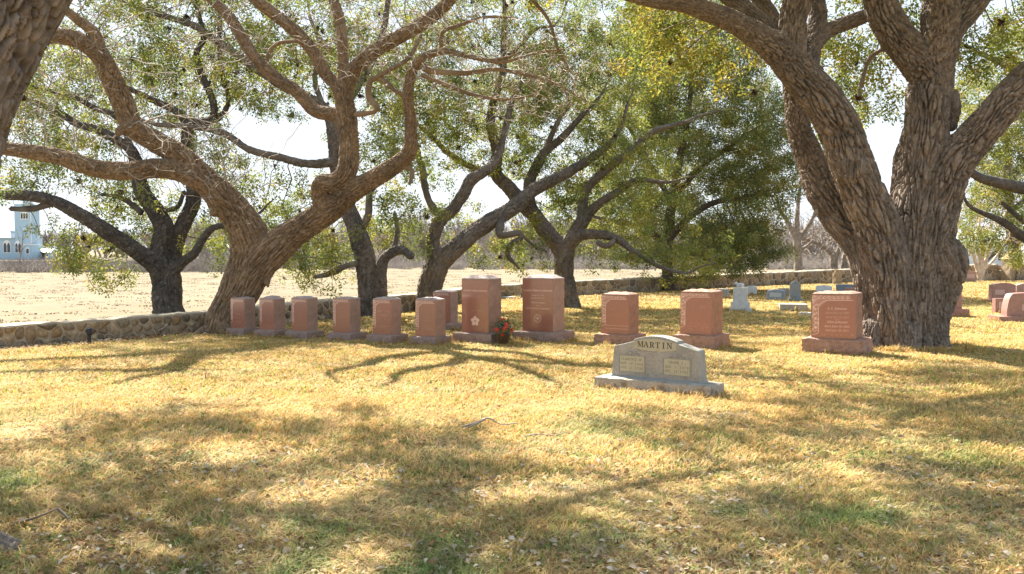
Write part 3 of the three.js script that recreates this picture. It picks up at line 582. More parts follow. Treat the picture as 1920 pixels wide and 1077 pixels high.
headstone({ label: 'tall red granite headstone lettered with a long inscription and a round seal', edge: [1042, 644.5], phi: 30, slab: [0.9, 0.19, 0.76], shaft: [0.65, 0.985, 0.48], seed: 9, crown: 0.055, side: 0.014, gloss: 0.15, slabRough: 0.03, draw: (x, W, H, r, cut) => {
  write(x, W, H, 'Lyndon Baines Johnson', 0.5, 0.215, 0.082, 'bold'); write(x, W, H, 'August 27, 1908', 0.5, 0.305, 0.055, 'bold', 0.75); write(x, W, H, 'January 22, 1973', 0.5, 0.36, 0.055, 'bold', 0.75);
  write(x, W, H, '36th President', 0.5, 0.45, 0.062, 'bold', 0.8); write(x, W, H, 'of the', 0.5, 0.505, 0.05, 'bold', 0.7); write(x, W, H, 'United States of America', 0.5, 0.56, 0.062, 'bold', 0.8);
  const cx = 0.5 * W, cy = 0.755 * H, R = 0.115 * W; x.save(); x.strokeStyle = 'rgba(222,190,176,0.75)'; x.lineWidth = 5; x.beginPath(); x.arc(cx, cy, R, 0, 7); x.stroke(); x.lineWidth = 2; x.beginPath(); x.arc(cx, cy, R * 0.74, 0, 7); x.stroke();
  for (let k = 0; k < 26; k++) { const a = k / 26 * 6.283; x.beginPath(); x.moveTo(cx + Math.cos(a) * R * 0.8, cy + Math.sin(a) * R * 0.8); x.lineTo(cx + Math.cos(a + 0.08) * R * 0.95, cy + Math.sin(a + 0.08) * R * 0.95); x.stroke(); }
  x.fillStyle = 'rgba(222,190,176,0.6)'; x.beginPath(); x.ellipse(cx, cy + R * 0.05, R * 0.17, R * 0.3, 0, 0, 7); x.fill(); for (const s of [-1, 1]) { x.beginPath(); x.moveTo(cx, cy - R * 0.12); x.quadraticCurveTo(cx + s * R * 0.45, cy - R * 0.62, cx + s * R * 0.55, cy - R * 0.2); x.quadraticCurveTo(cx + s * R * 0.45, cy + R * 0.2, cx + s * R * 0.1, cy + R * 0.2); x.fill(); x.beginPath(); x.ellipse(cx + s * R * 0.3, cy + R * 0.42, R * 0.26, R * 0.06, s * 0.6, 0, 7); x.fill(); }
  x.beginPath(); x.arc(cx, cy - R * 0.33, R * 0.11, 0, 7); x.fill(); x.restore();
} });
headstone({ label: 'orange red granite headstone with vine border, behind the left end of the grey stone', edge: [1183, 650.5], phi: 33, slab: [0.72, 0.2, 0.62], shaft: [0.55, 0.7, 0.43], seed: 10, orange: true, gloss: 0.28, crown: 0.035, draw: (x, W, H, r, cut) => {
  vine(x, W, H, r, cut, 0.72); worn(x, W, H, r, 0.58, [[0.35, 0.5, 0.07, 0.25], [0.5, 0.5, 0.07, 0.2]]); write(x, W, H, 'None knew thee but to love thee', 0.57, 0.78, 0.054, 'bold', 0.75); write(x, W, H, 'None named thee but to praise', 0.57, 0.86, 0.054, 'bold', 0.75);
} });
headstone({ label: 'orange red granite headstone with vine border, behind the right end of the grey stone', edge: [1339, 657.5], phi: 33, slab: [0.73, 0.245, 0.74], shaft: [0.58, 0.73, 0.55], seed: 11, orange: true, gloss: 0.35, side: 0.012, draw: (x, W, H, r, cut) => { vine(x, W, H, r, cut, 0.76); worn(x, W, H, r, 0.55, [[0.33, 0.5, 0.07, 0.5], [0.74, 0.6, 0.05, 0.3], [0.8, 0.65, 0.05, 0.35], [0.86, 0.6, 0.05, 0.3]]); } });
headstone({ label: 'orange red granite headstone with legible names, on a thick base by the giant trunk', edge: [1618, 669], phi: 33, slab: [0.95, 0.26, 0.68], shaft: [0.7, 0.72, 0.56], seed: 12, orange: true, gloss: 0.35, side: 0.016, tilt: 0.018, slabRough: 0.035, draw: (x, W, H, r, cut) => {
  vine(x, W, H, r, cut, 0.84); const c = 0.58;
  write(x, W, H, 'S. E. Johnson', c, 0.31, 0.07); write(x, W, H, 'Born Nov. 12, 1838', c, 0.41, 0.058, 'italic bold', 0.5); write(x, W, H, 'Died Feb. 25, 1915', c, 0.51, 0.058, 'italic bold', 0.5); x.fillRect(W * 0.52, H * 0.565, W * 0.12, 2);
  write(x, W, H, 'Eliza Johnson', c, 0.62, 0.07); write(x, W, H, 'Born June 24, 1849.', c, 0.72, 0.062); write(x, W, H, 'Died Jan. 30, 1917.', c, 0.815, 0.062, 'italic bold', 0.75); worn(x, W, H, r, 0.56, [[0.92, 0.72, 0.05, 0.6]]);
} });
{ // grey double stone with carved panels
  const phi = -35 * Math.PI / 180, bw = 1.52, bh = 0.14, bd = 0.42, g = onGround(1331, 747.5).sub(V(bw / 2, 0, bd / 2).applyAxisAngle(V(0, 1, 0), phi));
  const T = thing('double_headstone', 'wide grey granite double headstone with arched top, nearest stone in the foreground', 'headstone', g, phi), w = 1.17, t = 0.19;
  part('base_slab', roughSlab(bw, bh + 0.04, bd, 31, 0.012).translate(0, bh / 2 - 0.02, 0), greyBase, T);
  const s = new THREE.Shape(), e = w / 2, tp = 0.03; s.moveTo(-e, 0); s.lineTo(e, 0); s.lineTo(e - tp, 0.35); s.quadraticCurveTo(e - tp - 0.005, 0.372, e - tp - 0.03, 0.376); s.quadraticCurveTo(0.42, 0.40, 0.29, 0.437); s.lineTo(0.275, 0.465); s.quadraticCurveTo(0, 0.565, -0.275, 0.465); s.lineTo(-0.29, 0.437); s.quadraticCurveTo(-0.42, 0.40, -e + tp + 0.03, 0.376); s.quadraticCurveTo(-e + tp + 0.005, 0.372, -e + tp, 0.35); s.lineTo(-e, 0);
  const body = new THREE.ExtrudeGeometry(s, { depth: t, bevelEnabled: true, bevelSize: 0.006, bevelThickness: 0.006, bevelSegments: 2, curveSegments: 24 }); body.translate(0, 0, -t / 2);
  part('tablet', uvBox(body).translate(0, bh + 0.005, -0.02), grey, T);
  feet.push([T, bw, bd]); part('joint_strip', new THREE.BoxGeometry(w + 0.03, 0.014, t + 0.03).translate(0, bh + 0.004, -0.02), std(rgb(0.25, 0.29, 0.31), 0.6), T);
  const fz = -0.02 + t / 2 + 0.006, cut = 'rgba(62,50,30,0.9)';
  const panelTex = (W, H, draw) => { const cv = document.createElement('canvas'); cv.width = W; cv.height = H; const x = cv.getContext('2d'), r = rng(W + H); x.fillStyle = 'rgb(168,163,142)'; x.fillRect(0, 0, W, H); for (let i = 0; i < W * H / 12; i++) { const q = r(); x.fillStyle = q < 0.5 ? `rgba(120,104,66,${0.35 * r()})` : `rgba(214,206,172,${0.4 * r()})`; x.fillRect(r() * W, r() * H, 1 + 2 * r(), 1 + 2 * r()); } for (let i = 0; i < 16; i++) { x.fillStyle = `rgba(150,128,66,${0.08 + 0.1 * r()})`; x.beginPath(); x.ellipse(r() * W, r() * H, W * 0.12 * r(), H * 0.16 * r(), r() * 3, 0, 7); x.fill(); } x.fillStyle = cut; x.textAlign = 'center'; x.textBaseline = 'middle'; draw(x, W, H); const tx = new THREE.CanvasTexture(cv); tx.colorSpace = THREE.SRGBColorSpace; return tx; };
  const panel = (name, shape, w0, h0, cx, cy, tex) => { const gg = new THREE.ExtrudeGeometry(shape, { depth: 0.006, bevelEnabled: false, curveSegments: 16 }), p = gg.attributes.position, uv = gg.attributes.uv; for (let i = 0; i < p.count; i++) uv.setXY(i, p.getX(i) / w0 + 0.5, p.getY(i) / h0 + 0.5); part(name, gg, std(0xffffff, 0.85, { map: tex }), T).position.set(cx, cy, fz); };
  const n = new THREE.Shape(); n.moveTo(-0.285, -0.045); n.quadraticCurveTo(0, -0.105, 0.285, -0.045); n.lineTo(0.285, 0.03); n.quadraticCurveTo(0, 0.125, -0.285, 0.03); n.closePath();
  const spaced = (x, t2, cx, y, step) => { const a = [...t2]; a.forEach((c, i) => x.fillText(c, cx + (i - (a.length - 1) / 2) * step, y)); };
  panel('name_panel', n, 0.57, 0.17, 0, bh + 0.418, panelTex(1024, 300, (x, W, H) => { x.font = 'bold 176px serif'; spaced(x, 'MARTIN', W / 2, H * 0.5, 138); }));
  const q = new THREE.Shape(); q.moveTo(-0.165, -0.095); q.lineTo(0.165, -0.095); q.lineTo(0.165, 0.095); q.lineTo(-0.165, 0.095); q.closePath();
  const dates = (rows) => panelTex(512, 300, (x, W, H) => { x.font = '64px serif'; spaced(x, rows[0], W / 2, 62, 43); x.font = '60px serif'; for (const k of [1, 2]) { const [a, b, c] = rows[k]; spaced(x, a, 80, 70 + k * 78, 44); spaced(x, b, 232, 70 + k * 78, 40); spaced(x, c, 404, 70 + k * 78, 46); } });
  const hung = (cx, rows) => {
    panel('date_panel', q, 0.33, 0.19, cx, bh + 0.17, dates(rows));
    const rim = []; for (const [x0, y0, ww, hh] of [[0, 0.104, 0.37, 0.008], [0, -0.104, 0.37, 0.008], [0.18, 0, 0.008, 0.2], [-0.18, 0, 0.008, 0.2]]) rim.push(new THREE.BoxGeometry(ww, hh, 0.008).translate(cx + x0, bh + 0.17 + y0, fz + 0.002));
    part('panel_rim', mergeGeometries(rim.map(uvBox)), grey, T);
    const orn = [new THREE.TorusGeometry(0.02, 0.007, 6, 14).translate(0, 0, 0.004)]; for (const sg of [-1, 1]) for (let k = 0; k < 5; k++) { const l = new THREE.SphereGeometry(1, 8, 5); l.scale(0.022 - 0.002 * k, 0.011, 0.006).rotateZ(sg * (0.9 - 0.5 * k)).translate(sg * (0.028 + 0.019 * k), 0.012 - 0.009 * k + (k % 2) * 0.012, 0.002); orn.push(l); }
    part('carved_flowers', mergeGeometries(orn.map((o) => uvBox(o))).translate(cx, bh + 0.295, fz), grey, T);
  };
  hung(-0.305, ['CLARENCE W.', ['NOV', '26', '1868'], ['AUG', '31', '1936']]); hung(0.29, ['FRANK J.', ['AUG', '1', '1870'], ['DEC', '14', '1961']]);
}
// ---- smaller stones at the back, by outline
function outline(kind, w, h) {
  const s = new THREE.Shape(), e = w / 2; s.moveTo(-e, 0); s.lineTo(e, 0);
  if (kind === 'rect') { s.lineTo(e, h); s.lineTo(-e, h); }
  else if (kind === 'arch') { s.lineTo(e, h * 0.86); s.quadraticCurveTo(0, h * 1.12, -e, h * 0.86); }
  else if (kind === 'lean') { s.lineTo(e * 0.9, h * 0.88); s.quadraticCurveTo(0, h * 1.1, -e * 0.9, h * 0.88); }
  else if (kind === 'peak') { s.lineTo(e, h * 0.8); s.quadraticCurveTo(e * 0.75, h * 0.87, e * 0.45, h * 0.93); s.quadraticCurveTo(0, h * 1.06, -e * 0.45, h * 0.93); s.quadraticCurveTo(-e * 0.75, h * 0.87, -e, h * 0.8); }
  else if (kind === 'serp') { s.lineTo(e, h * 0.86); s.quadraticCurveTo(e * 0.8, h * 0.95, e * 0.4, h * 0.93); s.quadraticCurveTo(0, h * 1.05, -e * 0.4, h * 0.93); s.quadraticCurveTo(-e * 0.8, h * 0.95, -e, h * 0.86); }
  else if (kind === 'flare') { s.quadraticCurveTo(e * 0.95, h * 0.5, e * 0.93, h * 0.93); s.lineTo(e * 0.8, h); s.quadraticCurveTo(-e * 0.4, h * 0.99, -e * 0.7, h * 0.95); s.quadraticCurveTo(-e * 0.9, h * 0.9, -e, h * 0.2); }
  else if (kind === 'step') { s.lineTo(e, h * 0.82); s.lineTo(e * 0.35, h * 0.9); s.lineTo(e * 0.3, h); s.lineTo(-e, h); }
  s.closePath(); return s;
}
const plainWriting = std(rgb(0.62, 0.48, 0.44), 0.8);
function marker(o) { // px, py of the middle of the front foot
  const T = thing(o.name ?? 'headstone', o.label, 'headstone', onGround(...o.foot), -(o.phi ?? 30) * Math.PI / 180, o.group), m = o.mat; let y = -0.02;
  for (const [w, h, d] of o.tiers || []) { const g = new THREE.BoxGeometry(w, h, d, 6, 3, 4); jag(g, 0.006, 9, w * 9); part('base', uvBox(g.translate(0, y + h / 2, 0)), o.baseMat ?? m, T); y += h; }
  const [k, w, h, d] = o.body; feet.push(o.tiers ? [T, o.tiers[0][0], o.tiers[0][2]] : [T, w, d]); const g = new THREE.ExtrudeGeometry(outline(k, w, h), { depth: d, bevelEnabled: true, bevelSize: 0.008, bevelThickness: 0.008, bevelSegments: 1, curveSegments: 10 }).translate(0, 0, -d / 2);
  if (o.slope) { const p = g.attributes.position; for (let i = 0; i < p.count; i++) p.setZ(i, p.getZ(i) - p.getY(i) * o.slope); g.computeVertexNormals(); }
  const b = part('tablet', uvBox(g).translate(0, y, 0), m, T); if (o.lean) b.rotation.x = o.lean;
  if (o.plate) { const [pw, ph, cy, mat, cx = 0] = o.plate; part('panel', new THREE.BoxGeometry(pw, ph, 0.012), mat, b).position.set(cx, y + cy, d / 2 + 0.012 - (o.slope || 0) * cy); }
  return T;
}
const palePanel = std(rgb(0.5, 0.33, 0.28), 0.7), paleGrey = std(rgb(0.42, 0.47, 0.5), 0.6);
marker({ label: 'small blue grey block headstone just right of the thick orange headstone', foot: [1357, 561], body: ['rect', 0.34, 0.37, 0.2], mat: blueGrey, phi: 28 });
{
  const T = marker({ label: 'white marble pedestal headstone with a small lamb lying on top', foot: [1388, 584], tiers: [[0.62, 0.11, 0.5], [0.5, 0.17, 0.4]], body: ['rect', 0.37, 0.4, 0.3], mat: white, phi: 12 });
  const l = [new THREE.SphereGeometry(0.075, 12, 8).scale(1.5, 0.8, 0.9), new THREE.SphereGeometry(0.045, 10, 8).translate(-0.12, 0.05, 0.01), new THREE.SphereGeometry(0.024, 8, 6).scale(1.4, 0.9, 0.9).translate(-0.165, 0.035, 0.015), new THREE.SphereGeometry(0.03, 8, 6).scale(1.8, 0.6, 0.7).translate(0.03, -0.03, 0.06), new THREE.SphereGeometry(0.03, 8, 6).scale(1.8, 0.6, 0.7).translate(-0.07, -0.03, 0.06)];
  part('lamb', mergeGeometries(l.map(uvBox)).translate(0, 0.735, 0), white, T);
}
marker({ label: 'white streaked slab headstone behind the lamb pedestal', foot: [1408, 553], body: ['arch', 0.42, 0.36, 0.16], mat: white, phi: 34 });
marker({ label: 'blue grey slant headstone between the lamb pedestal and the pointed tablet', foot: [1455, 563], body: ['lean', 0.62, 0.38, 0.2], slope: 0.25, mat: blueGrey, phi: 26, plate: [0.4, 0.2, 0.17, paleGrey] });
marker({ label: 'small tan headstone half hidden behind the blue grey slant stone', foot: [1470, 554], body: ['rect', 0.34, 0.28, 0.16], mat: greyBase, phi: 24 });
marker({ label: 'dark grey tablet headstone with pointed top on a small plinth', foot: [1491, 565], tiers: [[0.43, 0.12, 0.3]], body: ['peak', 0.34, 0.58, 0.13], mat: blueGrey, phi: 14 });
marker({ name: 'low_marker', label: 'wide low grey stone marker in front of the pointed tablet', foot: [1487, 584], body: ['rect', 0.72, 0.22, 0.46], mat: grey, phi: 12 });
marker({ name: 'flat_marker', label: 'flat white block marker beside the left side of the thick based headstone', foot: [1513, 594], body: ['rect', 0.34, 0.12, 0.28], mat: white, phi: 25 });
marker({ label: 'white slant headstone showing above the left of the thick based headstone', foot: [1545, 553], body: ['arch', 0.58, 0.38, 0.2], slope: 0.2, mat: white, phi: 20 });
marker({ label: 'grey headstone with pale blue top showing above the thick based headstone', foot: [1585, 551], body: ['rect', 0.66, 0.38, 0.24], mat: blueGrey, phi: 15 });
marker({ label: 'tan pink headstone touching the left edge of the giant trunk', foot: [1602, 561], body: ['rect', 0.62, 0.4, 0.2], mat: pink, phi: 15 });
marker({ label: 'red granite headstone half hidden by the right side of the giant trunk', foot: [1778, 594], tiers: [[0.86, 0.22, 0.5]], body: ['flare', 0.6, 0.52, 0.25], mat: pink, phi: -10 });
marker({ label: 'small red headstone with stepped top by the pale leafless shrub', foot: [1812, 529.5], body: ['step', 0.95, 0.68, 0.25], mat: redRough, phi: 0, plate: [0.4, 0.22, 0.35, palePanel, 0.18] });
marker({ label: 'wide red headstone behind the small heart marker', foot: [1879, 568], tiers: [[1.1, 0.13, 0.4]], body: ['arch', 0.8, 0.54, 0.2], mat: pink, phi: -8, plate: [0.34, 0.16, 0.24, palePanel, -0.16] });
marker({ label: 'red rounded headstone at the right edge, behind the largest of the red ones there', foot: [1922, 567], tiers: [[0.9, 0.1, 0.4]], body: ['arch', 0.72, 0.55, 0.2], mat: redRough, phi: -8 });
marker({ label: 'small red marker with a pale heart shaped panel', foot: [1872, 588], body: ['rect', 0.25, 0.42, 0.14], mat: pink, phi: -8, plate: [0.13, 0.2, 0.24, palePanel, 0.02] });
marker({ label: 'large red headstone on a long base at the right edge, nearest there', foot: [1918, 603], tiers: [[1.5, 0.16, 0.45]], body: ['flare', 0.95, 0.55, 0.22], mat: pink, phi: -6, plate: [0.42, 0.16, 0.2, palePanel, 0.1] });
marker({ name: 'flat_marker', label: 'low white marker on the grass right of the giant trunk', foot: [1800, 564], body: ['rect', 0.36, 0.06, 0.3], mat: white, phi: 0 });
marker({ name: 'flat_marker', label: 'low white marker at the wall between the two tall headstones', foot: [953, 561], body: ['rect', 0.5, 0.1, 0.3], mat: white, phi: 20 });
{ // flower pot between the two tall stones
  const p = onGround(944, 647), T = thing('flower_pot', 'brown pot of red flowers and variegated leaves between the two tall headstones', 'flower pot', p, 0), r = rng(44);
  part('pot', new THREE.LatheGeometry([[0, 0], [0.075, 0], [0.082, 0.012], [0.1, 0.09], [0.115, 0.17], [0.125, 0.19], [0.122, 0.2], [0.108, 0.198], [0.1, 0.16], [0, 0.15]].map((q) => new THREE.Vector2(...q)), 24), std(rgb(0.085, 0.05, 0.025), 0.28), T);
  const red = new THREE.MeshPhysicalMaterial({ color: rgb(0.55, 0.02, 0.015), roughness: 0.6, transmission: 0.25, thickness: 0, side: THREE.DoubleSide }), yellow = std(rgb(0.6, 0.4, 0.08), 0.8), stemM = std(rgb(0.06, 0.1, 0.025), 0.8);
  const petal = (L, W2) => { const g = new THREE.PlaneGeometry(W2, L, 2, 3), q = g.attributes.position; for (let i = 0; i < q.count; i++) { const v = q.getY(i) / L + 0.5, x = q.getX(i); q.setXYZ(i, x * Math.sin(Math.PI * clamp(0.12 + v * 0.8, 0, 1)), v * L, 0.25 * L * v * v - Math.abs(x) * 0.35); } g.computeVertexNormals(); return g; };
  const pg = petal(0.042, 0.036), C = V(0, 0.31, 0), place = (o, d, rad) => { o.position.copy(C).addScaledVector(d, rad); o.quaternion.setFromUnitVectors(V(0, 0, 1), d.clone().add(V(0, 0.1, 0.25)).normalize()); };
  const blossom = mergeGeometries([...Array(6)].map((_, k) => pg.clone().rotateX(-0.5).rotateZ(k * 1.047)));
  for (const [x, y, z] of [[-0.75, -0.1, 0.6], [-0.6, -0.12, 0.75], [0.1, -0.05, 1], [0.18, 0.1, 0.95], [0.25, 0.45, 0.8], [0.0, 0.9, 0.3], [-0.15, 0.85, 0.35], [0.9, -0.15, 0.4], [0.92, -0.35, 0.35], [-0.15, -0.62, 0.75], [-0.05, -0.72, 0.7], [0.35, 0.3, 0.85], [-0.4, 0.5, -0.6], [0.5, 0.4, -0.7]]) {
    const f = part('flower', blossom, red, T); place(f, V(x, y, z).normalize(), 0.175 + 0.02 * r()); part('flower_centre', new THREE.SphereGeometry(0.007, 6, 5), yellow, f).position.z = 0.01;
  }
  const lg = petal(0.085, 0.05), edge = petal(0.092, 0.062).translate(0, -0.003, -0.003), gM = [rgb(0.05, 0.1, 0.03), rgb(0.08, 0.14, 0.04), rgb(0.13, 0.2, 0.05)].map((c) => new THREE.MeshPhysicalMaterial({ color: c, roughness: 0.6, transmission: 0.3, thickness: 0, side: THREE.DoubleSide })), cream = new THREE.MeshPhysicalMaterial({ color: rgb(0.6, 0.6, 0.45), roughness: 0.7, transmission: 0.3, thickness: 0, side: THREE.DoubleSide });
  for (let i = 0; i < 46; i++) {
    const a = i * 2.4, y = -0.55 + 1.5 * ((i + 0.5) / 46), rr = Math.sqrt(Math.max(0, 1 - y * y * 0.8)), d = V(Math.cos(a) * rr, y * 0.85, Math.sin(a) * rr).normalize();
    const l = part('leaf', lg, gM[i % 3], T); place(l, d, 0.1 + 0.05 * r()); l.rotateZ(r() * 6.28); l.rotateX(-0.5); if (i % 2) part('pale_margin', edge, cream, l);
  }
  const fern = new Bag(); for (let i = 0; i < 60; i++) { const d = V(r() - 0.5, r() - 0.25, r() - 0.5).normalize(), q = [0, 0.06, 0.12, 0.17, 0.2 + 0.05 * r()].map((s) => { const v = V(0, 0.2, 0).addScaledVector(d, s); v.y += s * 0.35; v.r = 0.0028; return v; }); tube(fern, q, 3, { seed: 1, tint: () => [0.1, 0.15, 0.04] }); for (let k = 0; k < 10; k++) { const c = q[2 + (k % 3)], e = V(r() - 0.5, r() - 0.3, r() - 0.5).multiplyScalar(0.06), t = [0.1 + 0.08 * r(), 0.17, 0.05]; fern.tri(fern.vert(c.x, c.y, c.z, t), fern.vert(c.x + e.x, c.y + e.y, c.z + e.z, t), fern.vert(c.x + e.x * 0.5 + 0.008, c.y + e.y * 0.5 + 0.006, c.z + e.z * 0.5, t)); } }
  part('fern_filler', fern.geo(), leafMat, T); part('stems', new THREE.CylinderGeometry(0.04, 0.06, 0.16, 9).translate(0, 0.23, 0), stemM, T);
}
{ // black lamp at the foot of the wall
  const p = onGround(168, 646), T = thing('ground_spotlight', 'black ground spotlight fixture standing against the stone wall at left', 'light fixture', p.add(V(0, 0, 0.02)), 0.5), m = std(rgb(0.012, 0.012, 0.013), 0.5);
  part('post', new THREE.CylinderGeometry(0.028, 0.034, 0.2, 12).translate(0, 0.09, 0), m, T); part('head', new THREE.CylinderGeometry(0.05, 0.04, 0.1, 14).rotateX(-0.45).translate(0, 0.225, 0.01), m, T); part('lens', new THREE.CylinderGeometry(0.04, 0.04, 0.008, 14).rotateX(-0.45).translate(0, 0.275, -0.014), std(rgb(0.4, 0.42, 0.44), 0.2), T);
}
// ------------------------------------------------------------------ the oaks
const GREYB = [0.15, 0.122, 0.098], DARK = [0.09, 0.075, 0.062];
// the huge oak at right
{
  const z = 16, pos = onGround(1703, 648), P = { seed: 1, color: [0.2, 0.155, 0.118], stain: 0.3, lichen: 0.35, freq: 8.5, amp: 0.12, lump: 0.4, blend: 0.28 };
  const knot = at(1600, 318, 15.36);
  P.cuts = [{ x: knot.x, y: knot.y, z: knot.z, r: 0.11, sy: 0.5 }];
  const limbs = [
    // strands of the trunk run up into the limbs
    [[1634, 655, 16.05, 56], [1638, 600, 16.05, 52], [1632, 520, 16.15, 58], [1612, 450, 16.4, 66], [1578, 410, 16.6, 66], [1546, 362, 16.8, 60], [1520, 300, 17.0, 50], [1498, 240, 17.1, 43], [1491, 190, 17.2, 38], [1480, 120, 17.4, 34], [1450, 40, 17.6, 30], [1400, -40, 17.8, 24]],
    [[1674, 656, 15.75, 60], [1670, 580, 15.8, 64], [1664, 500, 15.85, 74], [1648, 430, 15.9, 80], [1622, 370, 15.85, 76], [1601, 318, 15.8, 76], [1574, 241, 15.75, 74], [1541, 187, 15.7, 70], [1501, 140, 15.7, 66], [1465, 98, 15.7, 60], [1424, 70, 15.6, 46], [1380, 43, 15.5, 40], [1330, 22, 15.3, 36], [1280, 6, 15.1, 32], [1240, 2, 14.9, 28], [1180, -10, 14.6, 24], [1080, -50, 14.2, 18]],
    [[1716, 658, 15.85, 62], [1716, 580, 15.9, 66], [1716, 500, 15.95, 72], [1716, 420, 16.05, 82], [1728, 340, 16.05, 78], [1734, 290, 16, 76], [1738, 234, 16, 76], [1741, 187, 16, 76], [1742, 145, 16, 72], [1712, 104, 15.95, 62], [1678, 60, 15.9, 60], [1656, 20, 15.9, 58], [1646, -30, 15.9, 54], [1640, -120, 16, 44], [1600, -220, 16.2, 34]],
    [[1748, 655, 16.0, 56], [1746, 580, 16.0, 62], [1744, 510, 16.0, 74], [1746, 440, 16, 84], [1762, 370, 15.95, 76], [1790, 305, 15.8, 70], [1822, 266, 15.7, 66], [1866, 217, 15.5, 62], [1915, 160, 15.3, 58], [1980, 105, 15, 52], [2080, 40, 14.6, 42], [2200, -60, 14.2, 30]],
    [[1690, 656, 16.5, 90], [1696, 560, 16.5, 100], [1700, 470, 16.5, 104], [1712, 390, 16.4, 80]],
    [[1746, 150, 16.05, 62], [1762, 100, 16.1, 62], [1776, 55, 16.15, 60], [1812, 15, 16.2, 54], [1850, -30, 16.3, 46], [1920, -120, 16.5, 36]],
    [[1760, 95, 16.2, 50], [1752, 40, 16.3, 46], [1756, -20, 16.4, 42], [1740, -120, 16.6, 32]],
    [[1475, 110, 15.9, 44], [1440, 58, 16.1, 36], [1408, 28, 16.3, 34], [1370, -5, 16.5, 32], [1300, -70, 16.9, 24]],
    [[1480, 112, 15.7, 56], [1485, 70, 15.7, 50], [1488, 33, 15.7, 48], [1495, -10, 15.7, 46], [1500, -90, 15.8, 38], [1470, -180, 15.8, 28]],
    [[1510, 130, 16, 46], [1524, 80, 16.15, 34], [1534, 33, 16.3, 32], [1531, -10, 16.4, 30], [1540, -90, 16.6, 24]],
    [[1524, 84, 16.1, 32], [1550, 60, 16.25, 27], [1582, 45, 16.4, 26], [1628, 27, 16.6, 24], [1680, -10, 16.8, 20]],
    // burl on the right of the trunk, roots, swellings
    [[1752, 470, 16.0, 70], [1766, 490, 16.0, 88], [1764, 530, 16.05, 74], [1756, 590, 16.1, 50]],
    [[1786, 180, 15.95, 24], [1786, 205, 15.95, 30], [1784, 235, 15.98, 22]],
    [[1633, 620, 15.8, 40], [1628, 650, 15.6, 34], [1618, 668, 15.3, 22]], [[1700, 630, 15.6, 50], [1702, 658, 15.4, 46], [1704, 672, 15.2, 26]], [[1756, 620, 15.9, 40], [1766, 650, 15.75, 32], [1780, 668, 15.5, 18]],
    { chain: ball(1600, 318, 15.62, 52) },
  ];
  oak({ name: 'live_oak', label: 'huge many limbed live oak with deeply furrowed trunk at right', pos, limbs, cell: 0.0115, split: (p) => (p.y - EYE) / -p.z > 0.31, P, fattest: 0.3, lowest: 2.6,
    thin: [[[1706, 95, 16.1, 10], [1660, 92, 16.3, 9], [1632, 108, 16.5, 8], [1620, 140, 16.6, 7], [1610, 180, 16.6, 4]]],
    blobs: [[1250, 70, 15.3, 45, 70, 0.8, 70], [1340, 85, 16, 55, 40, 0.8, 60], [1600, 160, 17.5, 50, 80, 0.8, 90], [1640, 60, 17.5, 40, 50, 0.8, 40], [1870, 75, 15.8, 60, 60, 0.8, 60], [1580, 90, 17.2, 50, 40, 0.8, 30],
      [1560, -150, 16, 420, 70, 3.5, 330], [1950, -120, 15, 220, 70, 3.5, 160], [1100, -130, 14, 220, 60, 2.5, 150], [1700, -230, 13, 480, 80, 2.2, 200], [1250, -210, 14, 200, 60, 1.6, 110]],
    grow: { step: 0.26, max: 9000 }, leaf: { dens: 1.3, yellow: 0.16, size: 1.0, y: [0.5, 0.38, 0.05], hot: (p) => p.x < 5.2 && p.y < 6.4 && p.y > 4.2 }, moss: 90 });
}
